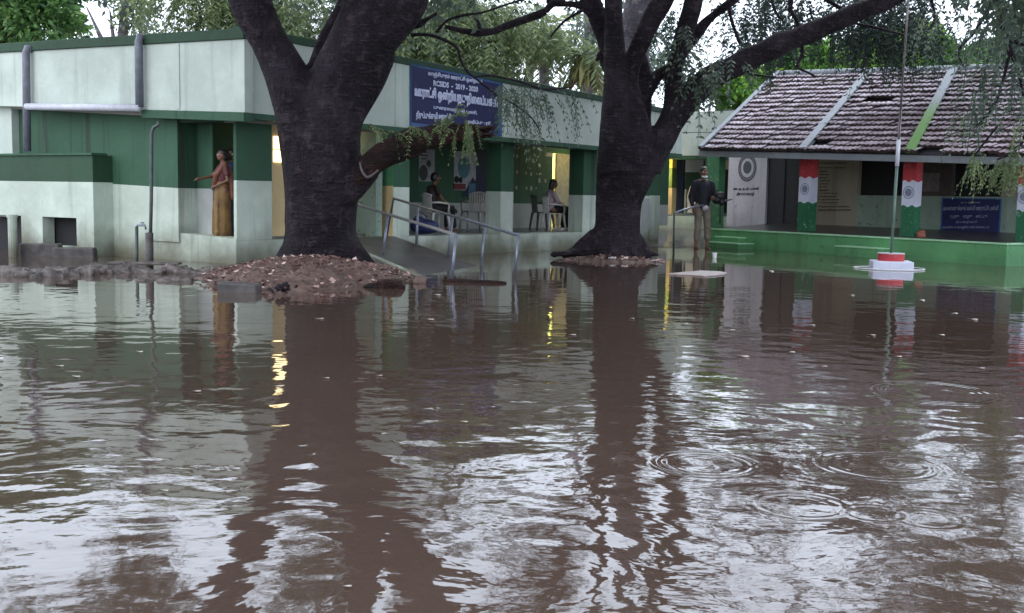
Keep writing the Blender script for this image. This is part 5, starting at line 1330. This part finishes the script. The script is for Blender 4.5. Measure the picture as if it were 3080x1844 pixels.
lump('driftwood_log', (G(1425, 850).x, G(1425, 850).y, -.01), (.33, .05, .042), M['redbark'], 'dark curved piece of driftwood floating below the ramp', 'driftwood', None, 5, -.12)
lump('rotting_root', (G(1160, 868).x, G(1160, 868).y + .06, .03), (.17, .09, .055), M['redbark'], 'hollow dark root lump at the front edge of the mound', 'root', None, 9, .1)
for i, (x, y, a, lb) in enumerate(((1010, 862, .07, 'small earth covered stone at the middle of the front foot of the mound'), (1262, 853, .08, 'earth covered stone where the mound runs out towards the ramp'), (770, 850, .07, 'earth covered stone at the left foot of the mound near the dark block'))):
    q = G(x, y); lump('mound_stone', (q.x, q.y + .05, .02), (a, a * .6, .05), M['soil'], lb, 'stone', 'stones at the foot of the mound', 60 + i, i)

# things afloat
def flat_patch(name, pts, z, th, mat, label, cat):
    base = [Vector((G(x, y).x, G(x, y).y, z)) for x, y in pts]
    o = MB().prism(base, (0, 0, th)).build(name, mat); recentre(o); return tag(o, label, cat)
pts = [(2010, 826), (2060, 821), (2110, 817), (2160, 819), (2187, 823), (2180, 828), (2120, 834), (2085, 830), (2040, 829)]
flat_patch('floating_sheet', pts, .004, .012, simple('pinkish_wet_sheet', (0.42, 0.33, 0.31), rough=.4, bump=.01), 'pinkish wet sheet floating in front of the standing man', 'sheet')
q = G(2149, 775); mb = MB(); mb.tube([(q.x, q.y, -.01), (q.x, q.y, .075)], [.030, .040], 14); mb.tube([(q.x, q.y, .075), (q.x, q.y, .080)], [.043, .043], 14)
tag(recentre(mb.build('paper_cup', M['paper'], smooth=False)), 'small white cup floating upright in front of the green steps', 'cup')
flat_patch('crumpled_paper', [(1825, 783), (1838, 772), (1846, 779), (1856, 780), (1852, 787), (1830, 787)], .05, .015, M['paper'], 'crumpled white paper at the foot of the central tree', 'paper')
leafm = simple('pale_floating_leaf', (0.50, 0.44, 0.38), rough=.4, var=.4)
fl = [(180, 1103), (2925, 962), (2560, 890), (2235, 1074), (835, 1165), (1140, 1133), (2315, 817), (2870, 945), (1290, 963), (2060, 975), (700, 1010), (1150, 1790), (495, 1480), (310, 1432), (420, 1060), (1395, 1272), (2010, 1190), (2380, 1062), (1900, 960), (1045, 1770), (2770, 905), (2950, 1110), (960, 960), (590, 1180), (1480, 1228), (1720, 1010), (2480, 1105), (2620, 1010), (230, 1135), (1310, 888), (2200, 995), (2440, 980), (2830, 1010), (980, 1140), (2700, 1075)]
lead = None
for i, (x, y) in enumerate(fl):
    q = G(x, y); 
    if lead is None:
        mb = MB(); vs = [(0, 0, 0)]; m = 10
        for k in range(m):
            th = 2 * math.pi * k / m; vs.append((.5 * math.cos(th), .22 * math.sin(th) * (1 - .3 * math.cos(th)), .04 * math.sin(2 * th)))
        mb.add(vs, [(0, 1 + k, 1 + (k + 1) % m) for k in range(m)]); o = mb.build('floating_leaf', leafm); lead = o
    else:
        o = lead.copy(); col.objects.link(o)
    s = (20 + 18 * random.random()) * q.y / F * (1.5 if i in (1, 3) else 1); o.scale = (s, s, s); o.rotation_euler = (0, 0, random.uniform(-.6, .6)); o.location = (q.x, q.y, .007)
    tag(o, 'small pale leaf floating on the brown flood water', 'leaf', 'leaves afloat on the flood')

# ------------------------------------------------------------------ people
def basis(fwd):
    f = Vector((fwd[0], fwd[1], 0)).normalized(); return f, Vector((f.y, -f.x, 0))      # forward, the person's right
class Body:
    """joints are given as (right, forward, up) metres from the base point"""
    def __init__(s, base, fwd, k=1.0): s.b = Vector(base); s.f, s.r = basis(fwd); s.k = k; s.j = {}
    def p(s, v):
        if isinstance(v, str): v = s.j[v]
        return s.b + (s.r * v[0] + s.f * v[1] + Vector((0, 0, v[2]))) * s.k
    def tube(s, mb, pts, rad, seg=12):
        P_ = [s.p(v) for v in pts]; mb.tube(P_, [r * s.k for r in rad], seg)
        for q, r in zip(P_, rad): mb.ell(q, (r * s.k,) * 3, 10, 7)
    def rotm(s): return Matrix((s.r, s.f, (0, 0, 1))).transposed()
    def ell(s, mb, c, r): mb.ell(s.p(c), tuple(x * s.k for x in r), 14, 10, rot=s.rotm())
    def hand(s, mb, w, e, curl=.5, up=(0, 0, 1)):
        """palm from the wrist away from the elbow, five separate curled fingers"""
        W_, E_ = Vector(s.j[w] if isinstance(w, str) else w), Vector(s.j[e] if isinstance(e, str) else e)
        a = (W_ - E_).normalized(); n = Vector(up); n = (n - a * n.dot(a)).normalized(); sd = a.cross(n)
        s.tube(mb, [W_, W_ + a * .045, W_ + a * .085], [.026, .034, .034], 10)
        for i, L in enumerate((.066, .076, .072, .056)):
            o = W_ + a * .085 + sd * (.030 - .020 * i)
            m = o + (a * math.cos(curl * .6) - n * math.sin(curl * .6)) * L * .5; t = m + (a * math.cos(curl * 1.5) - n * math.sin(curl * 1.5)) * L * .5
            s.tube(mb, [o, m, t], [.0095, .009, .0078], 8)
        o = W_ + a * .03 + sd * .028; m = o + (a * .6 + sd * .8).normalized() * .035; t = m + (a * .9 + sd * .2 - n * .3).normalized() * .032
        s.tube(mb, [o, m, t], [.013, .011, .009], 8)
    def head(s, mb, c, look=(0, 1, 0)):
        c = Vector(c); f = Vector(look).normalized(); r = Vector((f.y, -f.x, 0)).normalized(); u = r.cross(f)
        P_ = lambda a, b, z: c + r * a + f * b + u * z
        s.ell(mb, c, (.074, .094, .112)); s.ell(mb, P_(0, .03, -.055), (.055, .062, .058)); s.ell(mb, P_(0, .062, -.085), (.026, .024, .022))
        s.tube(mb, [P_(0, .088, .012), P_(0, .104, -.022)], [.008, .014], 8)          # nose
        s.tube(mb, [P_(-.018, .084, -.052), P_(0, .090, -.052), P_(.018, .084, -.052)], [.006, .009, .006], 8)   # lips
        for sg in (-1, 1):
            s.ell(mb, P_(.074 * sg, -.005, -.010), (.010, .018, .030)); s.ell(mb, P_(.030 * sg, .078, .022), (.020, .012, .008))
        s.hd = (c, r, f, u)
def finish_person(t, b, body_mb, voxel=.0085, skin='skin'):
    fused('body', body_mb, M[skin], t, voxel, 1)
    c, r, f, u = b.hd; P_ = lambda a, q, z: tuple(c + r * a + f * q + u * z)
    for sg in (-1, 1):
        mb = MB(); mb.ell(b.p(P_(.030 * sg, .085, .010)), (.011 * b.k,) * 3, 8, 6); mb.build('eye', M['paper'], t, True)
        mb = MB(); b.tube(mb, [P_(.014 * sg, .092, .030), P_(.044 * sg, .080, .030)], [.004, .003], 6); mb.build('eyebrow', M['hair'], t, True)
def cloth(t, name, mb, mat, vox=.016, jit=.004): return fused(name, mb, mat, t, vox, 2, jit, 14)

# 1. man standing in the water in front of the green steps
base = G(2108, 748); base.z = -.03
PM = thing('person', 'man in navy jacket and rolled khaki trousers standing in shallow water holding a dark bag', 'person', base, None)
b = Body(base, (.28, -1), .925); mb = MB()
J = b.j = dict(hl=(-.09, 0, .93), hr=(.09, 0, .93), kl=(-.12, .03, .50), kr=(.11, .05, .50), al=(-.14, 0, .08), ar=(.13, .02, .08), ch=(0, 0, 1.25), nk=(0, .01, 1.46), sl=(-.19, 0, 1.40), sr=(.19, 0, 1.40), er=(.25, -.06, 1.12), wr=(.22, .02, .88), el=(-.26, .02, 1.14), wl=(-.12, .24, 1.10))
b.tube(mb, ['hl', 'kl', 'al'], [.082, .055, .036]); b.tube(mb, ['hr', 'kr', 'ar'], [.082, .055, .036])
for a in ('al', 'ar'):
    q = J[a]; b.tube(mb, [(q[0], q[1] - .03, .05), (q[0], q[1] + .13, .035)], [.035, .03])
b.tube(mb, [(0, 0, .95), (0, 0, 1.15), (0, 0, 1.35)], [.13, .125, .14]); b.tube(mb, ['sl', 'nk', 'sr'], [.055, .06, .055]); b.tube(mb, [(0, .0, 1.42), (0, .015, 1.54)], [.052, .05])
b.tube(mb, ['sr', 'er', 'wr'], [.05, .04, .027]); b.tube(mb, ['sl', 'el', 'wl'], [.05, .04, .027]); b.hand(mb, 'wr', 'er', .5, (-1, 0, 0)); b.hand(mb, 'wl', 'el', 1.0, (0, 0, -1)); b.head(mb, (0, .03, 1.63), (.25, 1, -.05))
finish_person(PM, b, mb)
navy = simple('navy_jacket_cloth', (0.008, 0.009, 0.016), rough=.8, var=.3); khaki = simple('khaki_trouser_cloth', (0.20, 0.165, 0.13), rough=.8, var=.35, scale=9)
mb = MB(); b.tube(mb, [(0, 0, .93), (0, 0, 1.10), (0, 0, 1.34)], [.150, .150, .158]); b.ell(mb, (0, .0, 1.12), (.185, .125, .25)); b.tube(mb, ['sl', (0, 0, 1.43), 'sr'], [.07, .075, .07]); b.tube(mb, ['sr', 'er', (.225, .0, .93)], [.07, .058, .045]); b.tube(mb, ['sl', 'el', (-.15, .2, 1.11)], [.07, .058, .045]); cloth(PM, 'jacket', mb, navy)
mb = MB(); b.tube(mb, [(0, 0, .98), (0, 0, .90)], [.125, .135]); b.tube(mb, ['hl', 'kl', (-.135, .01, .30)], [.098, .075, .066]); b.tube(mb, ['hr', 'kr', (.12, .03, .28)], [.098, .075, .066]); b.tube(mb, [(-.135, .01, .31), (-.135, .01, .27)], [.072, .072]); b.tube(mb, [(.12, .03, .29), (.12, .03, .25)], [.072, .072]); cloth(PM, 'trousers', mb, khaki)
mb = MB(); b.ell(mb, (0, .01, 1.675), (.083, .100, .085)); b.ell(mb, (0, -.03, 1.63), (.080, .085, .10)); mb2 = mb; o = cloth(PM, 'hair', mb2, M['hair'], .012, .002)
mb = MB(); b.tube(mb, [(-.055, .06, 1.545), (0, .115, 1.54), (.055, .07, 1.545)], [.022, .03, .022]); cloth(PM, 'face_mask', mb, M['paper'], .010, .001)
mb = MB(); b.tube(mb, [(-.02, .14, .90), (.03, .15, .88)], [.055, .05]); cloth(PM, 'waist_pouch', mb, M['lilac'], .014, .004)
HB = thing('carried_bag', 'black bundled bag carried on the arm of the standing man', 'bag', b.p((-.25, .28, 1.0)))
mb = MB(); b.ell(mb, (-.27, .24, 1.14), (.12, .10, .10)); b.ell(mb, (-.20, .24, 1.06), (.09, .08, .08)); b.ell(mb, (-.31, .25, 1.05), (.06, .06, .10)); fused('bag', mb, M['hair'], HB, .015, 2, .012, 18)
mb = MB(); b.tube(mb, [(-.27, .22, 1.22), (-.24, .20, 1.27), (-.18, .20, 1.20)], [.012, .012, .012], 8); mb.build('strap', M['hair'], HB, True)

# 2. woman in a sari in the left doorway, pointing; 3. person in blue behind her
dw = 15.35; fz = zd - .012
base = V.P(V.S(672, 600, -.25), -.25, fz)
PW = thing('person', 'woman in maroon blouse and ochre sari in left doorway with arm held out', 'person', base)
b = Body(base, (-.85, -.5), .68); mb = MB()
J = b.j = dict(hl=(-.09, 0, .92), hr=(.09, 0, .92), kl=(-.10, .02, .50), kr=(.10, .03, .50), al=(-.10, 0, .09), ar=(.10, .02, .09), sl=(-.17, 0, 1.37), sr=(.17, 0, 1.37), nk=(0, .01, 1.43), er=(.22, .16, 1.18), wr=(.16, .40, 1.13), el=(-.24, -.02, 1.10), wl=(-.12, .16, 1.00))
for sd in 'lr': b.tube(mb, ['h' + sd, 'k' + sd, 'a' + sd], [.085, .055, .035]); q = J['a' + sd]; b.tube(mb, [(q[0], q[1] - .02, .03), (q[0], q[1] + .14, .022)], [.03, .022])
b.tube(mb, [(0, 0, .95), (0, 0, 1.12), (0, 0, 1.32)], [.13, .105, .125]); b.tube(mb, ['sl', 'nk', 'sr'], [.048, .055, .048]); b.tube(mb, [(0, 0, 1.40), (0, .01, 1.50)], [.046, .044])
b.tube(mb, ['sr', 'er', 'wr'], [.046, .037, .024]); b.tube(mb, ['sl', 'el', 'wl'], [.046, .037, .024]); b.hand(mb, 'wr', 'er', .2, (0, 0, 1)); b.hand(mb, 'wl', 'el', .8, (0, 0, 1)); b.head(mb, (0, .02, 1.60), (.1, 1, 0))
finish_person(PW, b, mb)
maroon = simple('maroon_blouse_cloth', (0.10, 0.025, 0.025), rough=.7); ochre = simple('ochre_sari_cloth', (0.22, 0.12, 0.035), rough=.65, var=.5, scale=10); ochre2 = simple('rust_sari_cloth', (0.20, 0.07, 0.045), rough=.65, var=.4, scale=10)
mb = MB(); b.tube(mb, [(0, 0, 1.12), (0, .01, 1.30)], [.125, .142]); b.tube(mb, ['sl', (0, 0, 1.38), 'sr'], [.062, .066, .062]); b.tube(mb, ['sr', (.20, .08, 1.27)], [.06, .056]); b.tube(mb, ['sl', (-.215, -.01, 1.22)], [.06, .056]); cloth(PW, 'blouse', mb, maroon)
mb = MB(); b.tube(mb, [(0, 0, 1.00), (0, .01, .85), (0, .02, .5), (0, .03, .06)], [.135, .165, .165, .19])
for k in range(7): b.tube(mb, [(-.10 + .035 * k, .13, .90), (-.12 + .04 * k, .16, .5), (-.14 + .047 * k, .17, .05)], [.022, .026, .03])
cloth(PW, 'sari', mb, ochre, .014, .006)
mb = MB(); b.tube(mb, [(-.15, .02, 1.42), (-.05, .14, 1.22), (.10, .15, 1.02), (.16, .02, .90)], [.05, .055, .055, .05]); b.tube(mb, [(-.16, .0, 1.42), (-.15, -.13, 1.2), (-.12, -.15, .75)], [.05, .055, .05]); cloth(PW, 'sari_drape', mb, ochre2, .015, .005)
mb = MB(); b.ell(mb, (0, -.01, 1.645), (.087, .105, .09)); b.ell(mb, (0, -.06, 1.60), (.082, .085, .11)); b.ell(mb, (0, -.14, 1.56), (.055, .05, .06)); cloth(PW, 'hair', mb, M['hair'], .012, .003)
base = V.P(V.S(700, 600, -.55), -.55, fz)
PB = thing('person', 'person in dark blue clothes half hidden behind the woman in the sari', 'person', base)
b = Body(base, (-.3, -1), .69); mb = MB()
J = b.j = dict(hl=(-.09, 0, .92), hr=(.09, 0, .92), kl=(-.10, .02, .50), kr=(.10, .03, .50), al=(-.10, 0, .09), ar=(.10, .02, .09), sl=(-.17, 0, 1.37), sr=(.17, 0, 1.37), nk=(0, .01, 1.43), er=(.23, .0, 1.10), wr=(.18, .12, .90), el=(-.23, .0, 1.10), wl=(-.18, .12, .90))
for sd in 'lr': b.tube(mb, ['h' + sd, 'k' + sd, 'a' + sd], [.085, .055, .035]); q = J['a' + sd]; b.tube(mb, [(q[0], q[1] - .02, .03), (q[0], q[1] + .14, .022)], [.03, .022])
b.tube(mb, [(0, 0, .95), (0, 0, 1.12), (0, 0, 1.32)], [.13, .11, .13]); b.tube(mb, ['sl', 'nk', 'sr'], [.048, .055, .048]); b.tube(mb, [(0, 0, 1.40), (0, .01, 1.50)], [.046, .044])
b.tube(mb, ['sr', 'er', 'wr'], [.046, .037, .024]); b.tube(mb, ['sl', 'el', 'wl'], [.046, .037, .024]); b.hand(mb, 'wr', 'er', .5, (-1, 0, 0)); b.hand(mb, 'wl', 'el', .5, (1, 0, 0)); b.head(mb, (0, .02, 1.60), (-.3, 1, 0))
finish_person(PB, b, mb)
blue = simple('dark_blue_dress_cloth', (0.02, 0.03, 0.09), rough=.7, var=.4)
mb = MB(); b.tube(mb, [(0, 0, 1.33), (0, 0, 1.1), (0, 0, .85), (0, .01, .10)], [.145, .14, .165, .18]); b.tube(mb, ['sl', (0, 0, 1.38), 'sr'], [.062, .066, .062]); b.tube(mb, ['sr', 'er'], [.06, .05]); b.tube(mb, ['sl', 'el'], [.06, .05]); cloth(PB, 'dress', mb, blue)
mb = MB(); b.ell(mb, (0, -.01, 1.645), (.087, .105, .09)); b.ell(mb, (0, -.06, 1.60), (.082, .085, .11)); cloth(PB, 'hair', mb, M['hair'], .012, .003)

# plastic chairs
def chair(base, fwd, mat, label, arms=True, k=1.0):
    b = Body(base, fwd, k); t = thing('plastic_chair', label, 'chair', base, 'plastic chairs on the veranda')
    mb = MB(); c = []
    for z in (.415, .44):
        for (x, y) in ((-.21, -.20), (.21, -.20), (.22, .22), (-.22, .22)): c.append(b.p((x, y, z)))
    mb.hexa(c); mb.build('seat', mat, t, bevel=.01)
    mb = MB(); n = 9
    for i in range(n):                       # curved slatted back with an arched top
        a = -1 + 2 * i / (n - 1); a2 = -1 + 2 * (i + .62) / (n - 1)
        if i == n - 1: break
        h = .80 + .06 * math.cos(a * 1.4); h2 = .80 + .06 * math.cos(a2 * 1.4)
        f = lambda q, z: (-0.0 + .21 * q, -.20 - .05 * (1 - q * q) - .10 * (z - .44), z)
        c = [b.p(f(a, .44)), b.p(f(a2, .44)), b.p(Vector(f(a2, .44)) + Vector((0, .012, 0))), b.p(Vector(f(a, .44)) + Vector((0, .012, 0))), b.p(f(a, h)), b.p(f(a2, h2)), b.p(Vector(f(a2, h2)) + Vector((0, .012, 0))), b.p(Vector(f(a, h)) + Vector((0, .012, 0)))]
        mb.hexa(c)
    b_pts = [f(-1 + 2 * i / 10, .80 + .06 * math.cos((-1 + 2 * i / 10) * 1.4)) for i in range(11)]; mb.tube([b.p(v) for v in b_pts], .016, 8)
    mb.build('backrest', mat, t)
    for (sx, sy) in ((-1, -1), (1, -1), (1, 1), (-1, 1)):
        mb = MB(); mb.tube([b.p((.20 * sx, .19 * sy, .42)), b.p((.25 * sx, .24 * sy, 0.0))], [.028, .018], 8); mb.build('leg', mat, t, True)
    if arms:
        for sx in (-1, 1):
            mb = MB(); mb.tube([b.p((.21 * sx, -.22, .66)), b.p((.245 * sx, -.05, .665)), b.p((.245 * sx, .17, .645)), b.p((.225 * sx, .21, .60)), b.p((.215 * sx, .20, .44))], .017, 8); mb.build('armrest', mat, t, True)
    return t
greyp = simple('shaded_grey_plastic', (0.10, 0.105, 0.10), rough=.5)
def seated(base, fwd, label, top, low, topn, lown, female=False, k=1.0, hands=((.10, .42, .52), (-.08, .40, .55))):
    t = thing('person', label, 'person', base); b = Body(base, fwd, k); mb = MB()
    J = b.j = dict(hl=(-.09, -.06, .52), hr=(.09, -.06, .52), kl=(-.11, .36, .50), kr=(.11, .38, .53), al=(-.10, .34, .09), ar=(.11, .44, .10), sl=(-.17, -.08, .98), sr=(.17, -.08, .98), nk=(0, -.06, 1.04), er=(.23, .03, .74), wr=hands[0], el=(-.23, .03, .74), wl=hands[1])
    for sd in 'lr': b.tube(mb, ['h' + sd, 'k' + sd, 'a' + sd], [.085, .057, .036]); q = J['a' + sd]; b.tube(mb, [(q[0], q[1] - .03, .035), (q[0], q[1] + .13, .025)], [.032, .024])
    b.tube(mb, [(0, -.07, .54), (0, -.10, .74), (0, -.08, .92)], [.13, .12, .13]); b.tube(mb, ['sl', 'nk', 'sr'], [.05, .055, .05]); b.tube(mb, [(0, -.07, 1.0), (0, -.03, 1.12)], [.048, .046])
    b.tube(mb, ['sr', 'er', 'wr'], [.046, .038, .025]); b.tube(mb, ['sl', 'el', 'wl'], [.046, .038, .025]); b.hand(mb, 'wr', 'er', .6, (0, 0, 1)); b.hand(mb, 'wl', 'el', .6, (0, 0, 1)); b.head(mb, (0, .0, 1.22), (0, 1, -.15))
    finish_person(t, b, mb)
    mb = MB(); b.tube(mb, [(0, -.07, .56), (0, -.10, .74), (0, -.08, .92)], [.145, .14, .15]); b.tube(mb, ['sl', (0, -.07, 1.0), 'sr'], [.064, .068, .064]); b.tube(mb, ['sr', (.20, -.03, .86)], [.062, .056]); b.tube(mb, ['sl', (-.20, -.03, .86)], [.062, .056])
    if female: b.tube(mb, ['er', (.17, .2, .64)], [.05, .042]); b.tube(mb, ['el', (-.16, .2, .65)], [.05, .042]); b.tube(mb, ['sr', 'er'], [.06, .05]); b.tube(mb, ['sl', 'el'], [.06, .05])
    cloth(t, topn, mb, top)
    mb = MB(); b.tube(mb, [(0, -.07, .54), (0, 0, .53)], [.14, .14])
    if female:
        b.tube(mb, [(-.06, .0, .54), (-.08, .36, .51), (-.07, .34, .14)], [.12, .10, .10]); b.tube(mb, [(.06, .0, .54), (.08, .38, .53), (.08, .40, .16)], [.12, .10, .10]); b.tube(mb, [(0, .2, .52), (0, .36, .45), (0, .37, .18)], [.10, .10, .09])
    else:
        for sd in 'lr': q = J['a' + sd]; b.tube(mb, ['h' + sd, 'k' + sd, (q[0], q[1], .12)], [.102, .074, .056])
    cloth(t, lown, mb, low)
    mb = MB(); b.ell(mb, (0, -.03, 1.265), (.084, .102, .085)); b.ell(mb, (0, -.06, 1.22), (.080, .082, .10))
    if female: b.ell(mb, (0, -.09, 1.16), (.07, .06, .14)); b.tube(mb, [(0, -.11, 1.15), (0, -.14, .98)], [.05, .025])
    cloth(t, 'hair', mb, M['hair'], .012, .003)
    return t, b
def onfloor(px, t): # point on the veranda floor under pixel column px at wall offset t
    s = W.S(px, 690, t); return W.P(s, t, zf)
along = (W.d.x, W.d.y)
dk = simple('dark_brown_shirt_cloth', (0.030, 0.020, 0.020), rough=.8); dk2 = simple('black_trouser_cloth', (0.012, 0.012, 0.016), rough=.8)
fdir = (W.d.x * .9 + W.n.x * .25, W.d.y * .9 + W.n.y * .25)
p = onfloor(1310, -.95); chair(p, fdir, M['plastic'], 'off white plastic chair under the man in dark clothes', k=.76)
seated(p + Vector((0, 0, .015)), fdir, 'man in dark shirt and trousers sitting on a white chair in the first veranda bay', dk, dk2, 'shirt', 'trousers', k=.74)
p = onfloor(1425, -1.15); chair(p, (W.d.x * .5 - W.n.x, W.d.y * .5 - W.n.y), simple('pinkish_white_plastic', (0.42, 0.38, 0.34), rough=.4), 'empty plastic chair with its back to the yard in the first veranda bay', k=.80)
BG = thing('blue_bag', 'dark blue bag slumped on the veranda floor left of the sitting man', 'bag', onfloor(1275, -.5))
q = onfloor(1275, -.5); mb = MB(); mb.ell(q + Vector((0, 0, .11)), (.24, .11, .12), 14, 9); mb.ell(q + Vector((-.08, 0, .17)), (.12, .09, .10), 12, 8); fused('bag', mb, simple('dark_blue_bag_cloth', (0.02, 0.03, 0.10), rough=.6), BG, .02, 2, .02, 9)
mb = MB(); mb.tube([q + Vector((-.15, 0, .25)), q + Vector((-.06, 0, .36)), q + Vector((.05, 0, .27))], .012, 8); mb.build('handle', M['stone'], BG, True)
sk = simple('pale_pink_blouse_cloth', (0.38, 0.30, 0.33), rough=.7, var=.25)
fdir2 = (W.d.x * .8 + W.n.x * .45, W.d.y * .8 + W.n.y * .45)
p = onfloor(1664, -.75); chair(p, fdir2, M['plastic'], 'off white plastic chair under the woman in the second veranda bay', k=.74)
seated(p + Vector((0, 0, .015)), fdir2, 'woman in pale blouse and dark skirt sitting before the yellow lit doorway', sk, dk2, 'blouse', 'skirt', female=True, k=.71, hands=((.09, .30, .62), (-.06, .30, .62)))
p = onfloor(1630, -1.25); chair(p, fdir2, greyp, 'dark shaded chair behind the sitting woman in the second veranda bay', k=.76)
q = onfloor(1702, -.55); mb = MB(); c = []
for z in (0.001, .05):
    for (a, b_) in ((-.28, -.12), (.28, -.12), (.28, .12), (-.28, .12)): c.append(q + W.d * a + W.n * b_ + Vector((0, 0, z)))
mb.hexa(c); tag(recentre(mb.build('foot_board', M['plastic'], bevel=.008)), 'low pale board on the veranda floor by the woman', 'board')
for k, (a, lab) in enumerate(((-.02, 'left dark sandal on the pale board'), (.12, 'right pale sandal on the pale board'))):
    r = q + W.d * a + Vector((0, 0, .052)); mb = MB(); mb.ell(r + Vector((0, 0, .012)), (.10, .045, .012), 12, 6); mb.tube([r + Vector((.02, -.04, .01)), r + Vector((.03, 0, .05)), r + Vector((.02, .04, .01))], .010, 6)
    tag(recentre(mb.build('sandal', M['hair'] if k == 0 else M['paper'], smooth=True)), lab, 'sandal', 'pair of sandals')

p = T.P(T.S(2772, 690, -.5), -.5, zp + .06)
lump('cloth_bundle', (p.x, p.y, p.z), (.07, .06, .08), simple('faded_orange_cloth', (0.30, 0.10, 0.06), rough=.8), 'small faded orange cloth bundle behind the foot of the tricolour pillar near the flagpole', 'bundle', None, 12)
